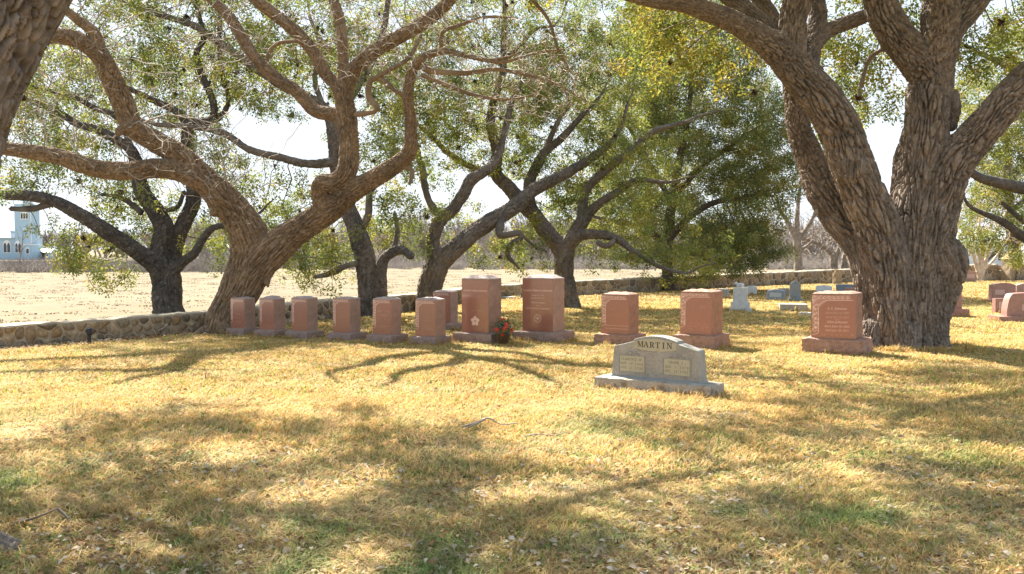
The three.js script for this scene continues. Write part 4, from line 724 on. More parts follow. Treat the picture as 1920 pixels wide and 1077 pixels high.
// the wide-limbed bare oak at left
{
  const pos = onGround(418, 625), P = { seed: 2, color: [0.215, 0.15, 0.095], stain: 0.22, lichen: 0.55, freq: 9.5, amp: 0.09, lump: 0.55, blend: 0.4 };
  const limbs = [
    [[405, 640, 18.6, 62], [420, 600, 18.6, 68], [440, 560, 18.6, 72], [456, 520, 18.6, 76], [470, 480, 18.6, 80], [466, 440, 18.5, 74], [446, 405, 18.4, 66], [415, 370, 18.2, 62], [385, 338, 18.1, 50], [334, 290, 17.9, 44], [288, 264, 17.8, 42], [249, 236, 17.7, 42], [228, 188, 17.6, 42], [208, 145, 17.5, 40], [187, 105, 17.4, 36], [160, 82, 17.3, 33], [127, 70, 17.2, 32], [94, 68, 17.1, 30], [20, 78, 17, 24], [-80, 60, 17, 16]],
    [[418, 640, 18.5, 50], [440, 590, 18.5, 54], [464, 540, 18.45, 56], [486, 500, 18.4, 62], [516, 466, 18.4, 66], [552, 437, 18.4, 56], [589, 413, 18.3, 52], [622, 390, 18.2, 50], [668, 354, 18, 40], [706, 332, 17.9, 36], [740, 311, 17.8, 34], [766, 287, 17.7, 30], [770, 234, 17.6, 24], [764, 187, 17.5, 22], [767, 154, 17.5, 22], [784, 116, 17.4, 17], [827, 97, 17.3, 13], [887, 107, 17.2, 10]],
    [[420, 374, 18.2, 44], [385, 349, 18, 38], [334, 322, 17.8, 38], [284, 316, 17.6, 38], [234, 321, 17.4, 36], [187, 318, 17.2, 36], [150, 308, 17, 34], [110, 294, 16.9, 32], [67, 286, 16.8, 30], [20, 280, 16.7, 28], [-60, 262, 16.5, 24], [-170, 200, 16.4, 16]],
    [[612, 392, 18.2, 44], [600, 364, 18.1, 34], [604, 344, 18, 34], [630, 342, 18, 38], [650, 322, 18, 40], [654, 270, 18, 38], [651, 220, 18, 37], [645, 170, 18, 36], [662, 132, 18, 30], [707, 92, 17.9, 28], [757, 64, 17.8, 27], [790, 45, 17.8, 26], [827, 17, 17.7, 25], [860, -20, 17.6, 22], [920, -80, 17.4, 16]],
    [[646, 210, 18, 28], [634, 165, 18.1, 26], [610, 138, 18.1, 25], [585, 94, 18.1, 25], [552, 57, 18, 25], [515, 27, 18, 24], [480, 0, 17.9, 23], [430, -50, 17.8, 18]],
    [[650, 250, 18.1, 28], [632, 217, 18.2, 27], [592, 208, 18.3, 26], [556, 172, 18.3, 25], [515, 144, 18.3, 24], [475, 104, 18.3, 23], [451, 67, 18.3, 23], [431, 33, 18.3, 22], [398, 0, 18.3, 20], [350, -60, 18.3, 15]],
    [[645, 180, 18, 26], [643, 120, 18, 22], [640, 60, 18, 22], [632, 20, 18, 20], [618, -20, 18, 19], [600, -90, 18, 15]],
    [[189, 108, 17.4, 26], [178, 64, 17.3, 22], [150, 40, 17.2, 19], [127, 22, 17.1, 17], [90, -20, 17, 13]],
    [[396, 642, 18.5, 30], [386, 622, 18.4, 22], [368, 628, 18.2, 14], [345, 638, 18, 8]], [[430, 640, 18.3, 36], [425, 620, 18.3, 34]], [[424, 380, 18.15, 20], [404, 396, 18.1, 22], [398, 400, 18.05, 14]], [[250, 236, 17.6, 26], [226, 244, 17.5, 20], [222, 250, 17.45, 14]],
    [[498, 520, 18.4, 20], [500, 528, 18.3, 14], [502, 536, 18.3, 7]],
  ];
  const thin = [
    [[784, 116, 17.4, 15], [800, 130, 17.4, 13], [871, 137, 17.3, 11], [924, 130, 17.2, 9], [974, 137, 17.1, 8], [1041, 157, 17, 5], [1100, 190, 16.9, 3]], [[887, 107, 17.2, 10], [941, 117, 17.1, 8], [1000, 100, 17, 5], [1060, 92, 17, 3]],
    [[764, 180, 17.5, 11], [740, 170, 17.5, 10], [712, 146, 17.6, 12], [694, 152, 17.6, 13], [692, 180, 17.6, 13], [708, 205, 17.6, 12], [690, 212, 17.7, 11], [666, 215, 17.8, 11]], [[694, 152, 17.6, 10], [735, 128, 17.5, 9], [765, 110, 17.5, 8], [790, 66, 17.6, 6]],
    [[790, 140, 17.4, 9], [850, 165, 17.3, 8], [905, 182, 17.2, 7], [960, 186, 17.1, 5], [1010, 175, 17, 3]], [[740, 311, 17.8, 12], [772, 318, 17.7, 10], [768, 345, 17.6, 7]], [[827, 97, 17.3, 10], [830, 60, 17.2, 9], [860, 48, 17.1, 8], [910, 32, 17, 6], [970, 34, 17, 4]], [[1000, 0, 17, 8], [1030, 40, 17, 7], [1045, 90, 17, 6], [1070, 135, 17, 4]], [[860, -20, 17.6, 12], [940, -40, 17.3, 10], [1000, 0, 17, 8]],
    [[590, 207, 18.3, 12], [500, 120, 18.6, 8], [515, 85, 18.6, 8], [560, 78, 18.5, 7], [620, 90, 18.4, 6]],
  ];
  oak({ name: 'live_oak', label: 'leaning bare live oak with sweeping low limbs left of the row', pos, limbs, thin, cell: 0.0155, width: 0.92, split: (p) => (p.y - EYE) / -p.z > 0.31 || p.x / p.z > 0.6, P, fattest: 0.16, lowest: 2.2,
    blobs: [[350, 60, 18, 330, 120, 1.5, 190], [900, 110, 17.3, 200, 90, 1.4, 300], [700, 40, 17.8, 150, 90, 1.4, 120], [1010, 150, 17, 110, 60, 1, 140], [340, 240, 17.8, 80, 50, 0.8, 60], [110, 200, 17, 110, 100, 1, 90], [420, 330, 18, 60, 60, 0.8, 30], [800, -70, 17.6, 300, 60, 2, 80], [250, 290, 17.4, 140, 50, 0.8, 40]],
    more: 5, grow: { step: 0.17, wob: 1.3, kill: 0.13, tip: 0.005, exp: 2.9, keep: 0.5, max: 14000 }, twigP: { color: [0.33, 0.28, 0.225], lichen: 0.6 } });
}
// the oak outside the wall, far left
{
  const pos = onGround(316, 596), z = 23, P = { seed: 3, color: [0.085, 0.07, 0.058], stain: 0.5, lichen: 0.5, freq: 8, amp: 0.07 };
  oak({ name: 'live_oak', label: 'dark green live oak in the field behind the wall at far left', pos, cell: 0.028, P,
    limbs: [
      [[316, 600, z, 60], [314, 570, z, 52], [312, 530, z, 48], [310, 500, z, 48], [302, 470, z, 40], [307, 430, z, 36], [290, 395, z, 32], [266, 360, z, 28], [258, 320, z, 24], [248, 285, z, 20], [227, 268, z, 18], [187, 245, z, 16], [144, 232, z, 14], [97, 204, z, 12], [50, 187, z, 9]],
      [[312, 540, z, 36], [296, 505, z - 0.2, 34], [254, 470, z - 0.5, 30], [200, 434, z - 0.8, 28], [150, 403, z - 1, 25], [100, 377, z - 1.2, 22], [50, 367, z - 1.3, 20], [5, 366, z - 1.4, 17], [-60, 350, z - 1.5, 12]],
      [[316, 520, z, 36], [324, 480, z + 0.2, 28], [340, 427, z + 0.3, 27], [362, 377, z + 0.4, 26], [356, 300, z + 0.5, 24], [352, 240, z + 0.5, 20], [398, 222, z + 0.6, 14], [398, 187, z + 0.6, 13], [378, 140, z + 0.6, 12], [368, 100, z + 0.6, 11], [381, 73, z + 0.6, 10], [371, 20, z + 0.6, 8]],
      [[326, 505, z - 0.1, 22], [345, 490, z - 0.2, 18], [365, 474, z - 0.3, 16], [380, 448, z - 0.3, 14], [401, 427, z - 0.4, 13], [435, 422, z - 0.4, 10]],
      [[352, 250, z + 0.5, 16], [341, 217, z + 0.4, 15], [284, 187, z + 0.3, 12], [240, 165, z + 0.2, 9]],
    ],
    thin: [[[352, 240, z + 0.5, 12], [410, 222, z + 0.7, 10], [428, 187, z + 0.8, 9], [417, 145, z + 0.8, 9], [411, 67, z + 0.8, 9], [414, 10, z + 0.8, 7]], [[248, 285, z, 12], [220, 220, z, 11], [180, 204, z, 10], [133, 180, z, 9], [60, 163, z, 5]], [[290, 395, z, 12], [330, 390, z, 9], [345, 360, z, 8]], [[100, 380, z - 1.2, 14], [60, 392, z - 1.2, 12], [20, 392, z - 1.3, 10]], [[266, 400, z, 12], [230, 372, z, 9], [190, 365, z, 6]]],
    blobs: [[110, 150, z, 120, 110, 2, 230], [300, 110, z + 0.5, 150, 110, 2, 300], [430, 140, z + 0.8, 80, 130, 2, 170], [120, 265, z - 0.5, 120, 50, 1.5, 120], [170, 452, z - 1, 55, 36, 0.8, 80], [400, 300, z + 0.3, 80, 70, 1.2, 80], [410, 440, z - 0.2, 60, 50, 1, 70], [250, -70, z + 0.5, 280, 70, 2.5, 170], [270, 400, z - 0.3, 90, 60, 1, 90], [230, 350, z, 70, 40, 1, 50], [200, 500, z - 0.8, 40, 20, 0.6, 20], [50, 345, z - 1.4, 55, 26, 0.6, 45]],
    grow: {}, leaf: { dens: 1.15, yellow: 0.16 }, moss: 130 });
}
// twin-trunked grey oak by the wall
{
  const pos = onGround(700, 594), z = 23.2, P = { seed: 4, color: GREYB, stain: 0.4, lichen: 0.6, freq: 8, amp: 0.07 };
  oak({ name: 'live_oak', label: 'grey live oak with a slim second stem, behind the fourth and fifth small headstones', pos, cell: 0.028, P,
    limbs: [
      [[696, 602, z, 46], [692, 560, z, 40], [688, 510, z, 38], [680, 470, z, 37], [668, 430, z, 34], [652, 390, z + 0.1, 30], [638, 340, z + 0.2, 28], [630, 300, z + 0.2, 27], [626, 255, z + 0.2, 25], [616, 215, z + 0.2, 22], [590, 190, z + 0.2, 19], [535, 164, z + 0.2, 17], [468, 120, z + 0.2, 16], [411, 80, z + 0.1, 14], [368, 50, z, 13], [318, 33, z, 11], [267, 17, z, 9], [200, -10, z, 6]],
      [[716, 600, z, 24], [716, 560, z, 22], [715, 510, z - 0.1, 20], [721, 484, z - 0.1, 20], [735, 474, z - 0.2, 18], [752, 468, z - 0.3, 17], [770, 480, z - 0.4, 14]],
      [[624, 305, z + 0.1, 18], [575, 307, z, 15], [518, 294, z - 0.1, 14], [468, 281, z - 0.2, 13], [418, 250, z - 0.2, 12], [351, 237, z - 0.3, 11], [294, 234, z - 0.3, 9]],
      [[626, 262, z + 0.2, 20], [640, 210, z + 0.4, 17], [672, 160, z + 0.6, 15], [700, 110, z + 0.7, 13], [720, 50, z + 0.8, 11], [730, -20, z + 0.9, 9]],
    ],
    thin: [[[674, 440, z, 16], [690, 400, z, 13], [694, 360, z, 12], [720, 330, z, 10], [740, 280, z, 8]], [[680, 490, z, 15], [650, 498, z - 0.3, 13], [622, 512, z - 0.4, 11], [590, 520, z - 0.5, 7]], [[616, 220, z, 12], [590, 150, z + 0.5, 10], [600, 90, z + 0.6, 8], [580, 30, z + 0.7, 6]], [[735, 472, z, 10], [745, 440, z, 9], [740, 400, z, 7]]],
    blobs: [[540, 110, z, 110, 110, 1.6, 170], [690, 120, z + 0.7, 100, 120, 1.8, 200], [620, 455, z - 0.4, 60, 45, 1, 80], [725, 425, z - 0.2, 70, 55, 1, 110], [585, 500, z - 0.5, 40, 30, 0.6, 40], [700, -70, z + 0.6, 180, 70, 2, 110], [560, 370, z - 0.2, 50, 60, 0.8, 45], [730, 290, z, 50, 70, 1, 70], [460, -50, z, 180, 60, 1.5, 80], [520, 430, z, 30, 60, 0.6, 30]],
    grow: {}, leaf: { dens: 1.15, yellow: 0.16 }, moss: 110 });
}
// forked oak
{
  const pos = onGround(800, 584), z = 25.2, P = { seed: 5, color: GREYB, stain: 0.35, lichen: 0.55, freq: 8, amp: 0.07 };
  oak({ name: 'live_oak', label: 'forked grey live oak leaning right beside the tall flower headstone', pos, cell: 0.028, P,
    limbs: [
      [[800, 590, z, 46], [803, 550, z, 42], [810, 515, z, 42], [816, 485, z, 34], [811, 460, z, 26], [818, 427, z, 25], [830, 408, z, 24], [846, 396, z, 22], [868, 366, z, 22], [883, 338, z, 22], [902, 326, z, 20], [930, 300, z + 0.3, 16], [945, 250, z + 0.5, 13], [960, 190, z + 0.6, 10]],
      [[802, 588, z, 34], [812, 530, z, 34], [828, 494, z, 34], [855, 466, z, 34], [888, 437, z + 0.2, 32], [925, 412, z + 0.4, 30], [962, 390, z + 0.6, 28], [1001, 356, z + 1, 24], [1041, 336, z + 1.2, 21], [1108, 298, z + 1.5, 16], [1142, 271, z + 1.6, 12]],
    ],
    thin: [[[826, 410, z, 15], [813, 392, z, 14], [800, 366, z, 13], [793, 321, z, 12], [784, 291, z, 11], [772, 234, z, 10], [770, 170, z, 8]], [[945, 396, z + 0.4, 15], [937, 425, z + 0.2, 16], [938, 442, z, 14], [975, 437, z, 11], [976, 447, z, 10], [958, 458, z, 10], [951, 477, z, 9], [974, 504, z, 5]], [[975, 437, z, 7], [1000, 460, z, 5], [1025, 472, z, 3]]],
    blobs: [[800, 170, z, 100, 120, 1.6, 200], [860, 430, z, 45, 50, 0.8, 50], [950, 465, z, 50, 40, 0.7, 60], [880, 260, z + 0.4, 80, 80, 1.2, 110], [850, -60, z, 150, 70, 2, 100], [1060, 330, z + 1.3, 60, 40, 0.8, 50], [830, 60, z + 0.6, 90, 70, 1.2, 80]],
    grow: {}, leaf: { dens: 1.15, yellow: 0.16 }, moss: 70 });
}
// spreading oak behind the tall inscribed stone
{
  const pos = onGround(1066, 577), z = 26.8, P = { seed: 6, color: GREYB, stain: 0.3, lichen: 0.55, freq: 8, amp: 0.07 };
  oak({ name: 'live_oak', label: 'spreading live oak behind the tall inscribed headstone', pos, cell: 0.028, P,
    limbs: [
      [[1068, 582, z, 46], [1062, 550, z, 38], [1057, 510, z, 34], [1054, 470, z, 34], [1026, 437, z, 30], [1001, 403, z, 28], [974, 377, z, 26], [955, 352, z, 25], [931, 328, z, 22], [931, 284, z, 20], [920, 234, z, 18], [924, 194, z, 15], [942, 140, z, 13], [944, 80, z, 11], [946, 10, z, 8]],
      [[1060, 560, z, 30], [1058, 500, z, 28], [1066, 460, z - 0.1, 26], [1090, 420, z - 0.2, 24], [1110, 394, z - 0.2, 18], [1135, 374, z - 0.3, 15], [1168, 354, z - 0.4, 13], [1192, 338, z - 0.5, 11], [1232, 341, z - 0.6, 8]],
      [[1090, 420, z - 0.2, 20], [1092, 390, z, 18], [1100, 355, z, 17], [1142, 314, z, 17], [1175, 288, z, 15], [1225, 247, z, 12], [1275, 231, z, 8]],
      [[1068, 458, z - 0.1, 22], [1090, 442, z - 0.4, 20], [1122, 440, z - 0.7, 18], [1155, 447, z - 1, 15], [1178, 464, z - 1.2, 11], [1202, 480, z - 1.4, 9], [1229, 497, z - 1.6, 8], [1262, 508, z - 1.8, 7], [1290, 512, z - 1.9, 5], [1315, 500, z - 2, 4], [1343, 494, z - 2, 3]],
      [[1020, 430, z, 22], [1000, 396, z + 0.3, 20], [991, 350, z + 0.4, 20], [1008, 308, z + 0.5, 19], [1025, 281, z + 0.5, 17], [1048, 264, z + 0.5, 14], [1091, 217, z + 0.6, 10]],
    ],
    thin: [[[931, 328, z, 14], [887, 314, z, 13], [841, 288, z, 11], [814, 261, z, 9], [780, 231, z, 7]], [[1020, 285, z + 0.5, 12], [1048, 225, z + 0.6, 9], [1070, 195, z + 0.6, 7]], [[940, 120, z, 8], [975, 85, z, 8], [1005, 55, z, 7], [1040, 48, z, 5]], [[1155, 447, z - 1, 13], [1140, 462, z - 1, 11], [1120, 455, z - 0.8, 9]]],
    blobs: [[960, 140, z, 120, 120, 2, 260], [1090, 140, z + 0.8, 130, 120, 2.2, 330], [1160, 320, z - 0.2, 120, 90, 1.8, 220], [1000, 260, z + 0.4, 70, 70, 1.2, 90], [1060, 410, z, 60, 40, 1, 60], [1020, -60, z, 220, 70, 2.5, 150], [1250, 480, z - 1.6, 90, 30, 0.6, 50], [1200, 60, z + 0.8, 80, 90, 1.6, 130], [1120, 470, z - 0.8, 30, 25, 0.5, 20]],
    grow: {}, leaf: { dens: 1.35, yellow: 0.14 }, moss: 70 });
}
// the dense rounded oak at the far wall
{
  const pos = onGround(1254, 545.5), z = 38, P = { seed: 7, color: DARK, stain: 0.4, lichen: 0.3, freq: 12, amp: 0.03 };
  oak({ name: 'live_oak', label: 'dense round crowned live oak standing at the far wall, centre right', pos, cell: 0.06, P,
    limbs: [[[1254, 549, z, 26], [1252, 520, z, 21], [1250, 480, z, 20], [1254, 430, z, 19], [1262, 370, z, 17], [1275, 300, z, 14], [1290, 220, z, 11], [1300, 120, z, 8]], [[1250, 470, z, 17], [1225, 440, z - 0.4, 14], [1180, 420, z - 0.8, 11], [1130, 410, z - 1, 8]], [[1252, 450, z, 16], [1290, 410, z - 0.3, 13], [1340, 380, z - 0.6, 11], [1400, 370, z - 0.8, 8]], [[1262, 370, z, 13], [1320, 310, z + 0.5, 10], [1390, 260, z + 0.8, 8]], [[1260, 380, z, 12], [1220, 310, z + 0.5, 10], [1180, 240, z + 0.6, 7]]],
    spread: 1.1, blobs: [[1310, 180, z, 130, 120, 3, 420], [1410, 300, z - 0.3, 60, 130, 2.6, 420], [1280, 320, z, 130, 110, 3, 380], [1190, 400, z - 0.6, 100, 60, 2, 210], [1370, 440, z - 0.8, 85, 36, 2, 300], [1200, 200, z + 0.4, 80, 120, 2.4, 220], [1290, 50, z, 110, 60, 2.4, 200], [1320, 478, z - 1, 110, 14, 1.5, 140]],
    more: 2, grow: { max: 7000, step: 0.32, kill: 0.3, tip: 0.008 }, leaf: { geo: SPRAY_BIG, dens: 1.7, yellow: 0.16, a: [0.11, 0.15, 0.045], b: [0.25, 0.28, 0.06] } });
}
// evergreen at the right edge
{
  const pos = onGround(1985, 560), z = 32, P = { seed: 8, color: DARK, stain: 0.4, lichen: 0.4, freq: 12, amp: 0.03 };
  oak({ name: 'live_oak', label: 'dark limbed oak reaching in from the right edge behind the red headstones', pos, cell: 0.06, P,
    limbs: [[[1985, 566, z, 60], [1985, 510, z, 52], [1980, 450, z, 46], [1975, 390, z, 40], [1985, 300, z, 32], [2000, 200, z, 24], [1990, 80, z, 14]], [[1978, 480, z, 26], [1940, 455, z, 20], [1920, 446, z, 18], [1882, 417, z, 14], [1832, 395, z, 9]], [[1976, 400, z, 28], [1945, 362, z, 24], [1905, 350, z - 0.5, 22], [1865, 341, z - 1, 20], [1828, 328, z - 1.3, 16], [1800, 300, z - 1.5, 10]], [[1985, 250, z, 20], [1940, 180, z, 15], [1900, 132, z, 12], [1860, 110, z, 10], [1806, 84, z, 8]]],
    thin: [[[1960, 440, z, 12], [1920, 415, z, 10], [1880, 380, z, 7]]],
    blobs: [[1870, 430, z, 55, 35, 1.2, 70], [1900, 290, z + 0.5, 60, 80, 1.6, 150], [1850, 190, z + 0.3, 50, 80, 1.4, 90], [1920, 150, z, 60, 90, 1.6, 130], [1880, 370, z, 50, 30, 1, 50], [1960, 300, z, 60, 200, 2, 130], [1830, 440, z, 24, 20, 0.6, 16]],
    grow: { step: 0.3 }, leaf: { dens: 1.4, yellow: 0.22, size: 1.1 }, moss: 40 });
}
// the near trunk that leans in at the left edge; its crown is overhead and shades the foreground
{
  const pos = V(-3.62, 0, -5.3), P = { seed: 9, color: [0.19, 0.15, 0.118], stain: 0.2, lichen: 0.3, freq: 13.5, amp: 0.075, lump: 0.25 }, Q = (x, y, d, r) => Object.assign(V(x, y, -d), { r });
  const limbs = [
    [Q(-4.0, -0.15, 5.3, 0.6), Q(-3.95, 0.5, 5.3, 0.5), Q(-3.76, 1.3, 5.3, 0.45), Q(-3.56, 2.0, 5.3, 0.42), Q(-3.36, 2.6, 5.3, 0.41), Q(-3.12, 3.15, 5.35, 0.405), Q(-2.85, 3.6, 5.4, 0.39), Q(-2.4, 4.4, 5.9, 0.32), Q(-1.9, 5.3, 7.0, 0.2), Q(-1.0, 6.1, 8.6, 0.13), Q(0.3, 6.5, 9.8, 0.09), Q(1.5, 6.9, 10.6, 0.05)],
    [Q(-2.7, 3.9, 5.6, 0.24), Q(-3.2, 5.0, 6.6, 0.18), Q(-4.4, 5.9, 8.2, 0.12), Q(-5.4, 6.4, 10.2, 0.08), Q(-6.8, 6.8, 11.4, 0.045)], [Q(-2.3, 4.6, 6.1, 0.18), Q(-2.9, 5.6, 7.6, 0.13), Q(-3.8, 6.2, 9.6, 0.09), Q(-2.8, 6.6, 11.6, 0.06), Q(-1.2, 6.9, 12.8, 0.04)],
    [Q(-3.75, 0.35, 5.25, 0.36), Q(-3.35, 0.07, 5.2, 0.2), Q(-3.02, -0.03, 5.15, 0.12), Q(-2.72, -0.07, 5.1, 0.07)], [Q(-3.75, 0.3, 5, 0.34), Q(-3.4, 0.06, 4.6, 0.2), Q(-3.1, -0.06, 4.3, 0.11)],
  ].map((l) => ({ chain: chainFrom(l, 0.12) }));
  const T = thing('live_oak', 'nearest oak trunk leaning in at the left edge of the frame', 'tree', pos), rnd = rng(1234), bag = new Bag();
  { const low = [], high = []; for (const { chain: c } of limbs) { const k = c.findIndex((p) => p.y > 3.6); if (k < 0) low.push(c); else { if (k > 1) low.push(c.slice(0, k + 1)); high.push(c.slice(Math.max(0, k - 2))); } }
  part('trunk', skin(low, 0.0095, P).translate(-pos.x, 0, -pos.z), barkMat, T); for (const c of high) part('upper_limb', skin([c], 0.035, P).translate(-pos.x, 0, -pos.z), barkMat, T); }
  const att = [], base = [];
  // small clumps of foliage overhead, with gaps between them
  for (let k = 0; k < 330; k++) {
    const x = -8 + rnd() * 10.4, d = 9.6 + rnd() * 5.0, y = 6.2 + rnd() * 1.0; if (d < 9.9 && x > 1 || n2(x * 0.75 + 3, d * 1.1) < 0.03 + 0.25 * sstep(13.2, 14.6, d) || Math.hypot((x + 3.3) * 0.5, d - 13.9) < 0.5) continue;
    for (let i = 0; i < 9; i++) { const g = () => (rnd() + rnd() + rnd() - 1.5) * 0.55; att.push(V(x + g(), y + g() * 0.8, -(d + g()))); }
  }
  for (const l of limbs) l.chain.forEach((p, i) => { if (p.y > 4.6 && i % 2) base.push(p); });
  const grown = colonise(base, att, { step: 0.26, kill: 0.2, wob: 0.9, tip: 0.005, exp: 2.7, rnd, max: 6000 }); twigTubes(bag, grown, P);
  part('branches', bag.geo().translate(-pos.x, 0, -pos.z), barkMat, T, 'stuff');
  const list = []; grown.N.forEach((m) => { if (m.base || m.r > 0.008) return; for (let i = 0; i < 2; i++) list.push({ p: m.p.clone().add(V((rnd() - 0.5) * 0.32, (rnd() - 0.5) * 0.26, (rnd() - 0.5) * 0.32)).sub(pos), q: anyTurn(rnd), s: 0.8 + 0.6 * rnd(), c: rgb(0.09 + 0.06 * rnd(), 0.115 + 0.05 * rnd(), 0.03) }); });
  instances('crown', SPRAY, leafMat, list, T); console.log('near oak sprays', list.length);
}
// ------------------------------------------------------------------ leafless trees and the far background
{
  const z = 58, P = { seed: 21, color: [0.2, 0.16, 0.125], stain: 0.1, lichen: 0.3, freq: 8, amp: 0.03 };
  oak({ name: 'bare_tree', label: 'pale leafless tree beyond the wall left of the giant trunk', pos: onGround(1497, 519.8), cell: 0.09, width: 0.85, P, lowest: 3.5,
    limbs: [[[1497, 523, z, 22], [1497, 500, z, 18], [1495, 460, z, 17], [1494, 430, z, 13], [1497, 380, z, 9], [1504, 320, z, 6], [1500, 260, z, 3]], [[1494, 450, z, 12], [1478, 418, z, 10], [1462, 390, z, 7], [1450, 340, z, 4]], [[1497, 450, z, 12], [1514, 427, z, 10], [1527, 403, z, 8], [1545, 350, z, 5], [1560, 300, z, 3]]],
    thin: [[[1500, 470, z, 8], [1515, 460, z, 6], [1525, 450, z, 4]], [[1494, 465, z, 7], [1482, 462, z, 5], [1474, 452, z, 4]]],
    blobs: [[1490, 300, z, 60, 90, 3, 130], [1540, 330, z, 50, 70, 2, 100], [1460, 380, z, 30, 50, 1.5, 50], [1520, 430, z, 40, 20, 1.5, 30]], more: 4, grow: { step: 0.4, kill: 0.3, tip: 0.014, exp: 2.7, wob: 1.1 } });
  const z2 = 62, P2 = { ...P, seed: 22 };
  oak({ name: 'bare_tree', label: 'low spreading leafless tree with two trunks, beyond wall beside giant trunk', pos: onGround(1573, 517), cell: 0.09, P: P2, lowest: 2,
    limbs: [[[1565, 520, z2, 18], [1564, 500, z2, 14], [1560, 475, z2, 12], [1540, 460, z2, 9], [1515, 450, z2, 6]], [[1584, 520, z2, 18], [1584, 498, z2, 15], [1588, 470, z2, 12], [1600, 440, z2, 9], [1620, 400, z2, 6]], [[1564, 490, z2, 10], [1575, 460, z2, 9], [1570, 430, z2, 6], [1560, 400, z2, 4]]],
    blobs: [[1560, 430, z2, 60, 50, 2, 140], [1610, 400, z2, 60, 60, 2, 110], [1530, 470, z2, 40, 25, 1.5, 50]], more: 4, grow: { step: 0.4, kill: 0.3, tip: 0.014, exp: 2.7, wob: 1.2 } });
  const z3 = 50.4, P3 = { seed: 23, color: [0.5, 0.39, 0.28], stain: 0, lichen: 0.2, freq: 8, amp: 0.02 };
  oak({ name: 'leafless_shrub_tree', label: 'pale multi stemmed leafless ornamental tree before the wall at right', pos: onGround(1838, 527), cell: 0.05, P: P3, lowest: 1.2,
    limbs: [[[1838, 530, z3, 15], [1838, 518, z3, 12], [1832, 500, z3, 7], [1824, 475, z3, 6], [1812, 445, z3, 5], [1800, 420, z3, 4]], [[1838, 520, z3, 10], [1841, 495, z3, 7], [1842, 465, z3, 6], [1836, 435, z3, 5], [1838, 405, z3, 4]], [[1840, 520, z3, 9], [1848, 495, z3, 7], [1855, 468, z3, 6], [1866, 440, z3, 5], [1880, 410, z3, 4]], [[1839, 515, z3, 7], [1836, 480, z3, 6], [1826, 450, z3, 5], [1822, 415, z3, 4]], [[1846, 505, z3, 5], [1862, 490, z3, 5], [1876, 470, z3, 4], [1890, 450, z3, 3]]],
    blobs: [[1838, 420, z3, 55, 45, 1.5, 200], [1810, 440, z3, 30, 40, 1.2, 60], [1875, 440, z3, 30, 35, 1.2, 70]], more: 3, grow: { step: 0.25, kill: 0.18, tip: 0.008, exp: 2.7, wob: 0.9 } });
}
// shapes for woods and thickets too far off to count
function bareShape(seed, h, spread, tip) {
  const r = rng(seed), bag = new Bag(), tint = () => { const k = 0.85 + 0.3 * r(); return [k, k, k]; };
  (function grow(p, d, len, rad, lev) {
    const n = 3, pts = [Object.assign(p.clone(), { r: rad })]; let q = p.clone(), dir = d.clone();
    for (let i = 0; i < n; i++) { dir.add(V((r() - 0.5) * 0.5, (r() - 0.4) * 0.25, (r() - 0.5) * 0.5)).normalize(); q = q.clone().addScaledVector(dir, len / n); pts.push(Object.assign(q.clone(), { r: lerp(rad, rad * 0.62, (i + 1) / n) })); }
    tube(bag, pts, lev < 2 ? 5 : 3, { seed, tint });
    if (lev >= 4 || rad * 0.6 < tip) return;
    const k = 2 + Math.floor(r() * 2.4); for (let i = 0; i < k; i++) grow(pts[1 + Math.floor(r() * n)].clone(), dir.clone().add(V((r() - 0.5) * spread, (r() - 0.25) * 0.7, (r() - 0.5) * spread)).normalize(), len * (0.6 + 0.25 * r()), rad * 0.6, lev + 1);
    grow(q, dir, len * 0.75, rad * 0.62, lev + 1);
  })(V(0, -0.1, 0), V(0, 1, 0), h * 0.34, h * 0.028, 0);
  return bag.geo();
}
const woodMat = new THREE.MeshPhysicalMaterial({ color: 0xffffff, roughness: 1, specularIntensity: 0.1, vertexColors: true });
{
  const r = rng(300), W = thing('far_woods', 'hazy strip of bare winter woods along the horizon', 'woods'); W.userData.kind = 'stuff';
  for (let k = 0; k < 4; k++) {
    const geo = bareShape(500 + k, 6, 1.5, 0.012), list = [];
    for (let i = 0; i < 130; i++) { const d = 105 + r() * 80, px = 300 + r() * 1350, x = (px - 960) / FOCAL * d, s = 0.7 + 0.55 * r(), c = 0.24 + 0.08 * r(); list.push({ p: V(x, 0, -d), q: new THREE.Quaternion().setFromAxisAngle(V(0, 1, 0), r() * 6.28), s: V(s, s * (0.8 + 0.3 * r()), s), c: rgb(c, c * 0.87, c * 0.76) }); }
    for (let i = 0; i < 22; i++) { const d = 190 + r() * 60, px = -60 + r() * 500; list.push({ p: V((px - 960) / FOCAL * d, 0, -d), q: new THREE.Quaternion().setFromAxisAngle(V(0, 1, 0), r() * 6.28), s: 0.9 + 0.5 * r(), c: rgb(0.23, 0.2, 0.18) }); }
    const m = instances('trees', geo, woodMat, list, W);
  }
}
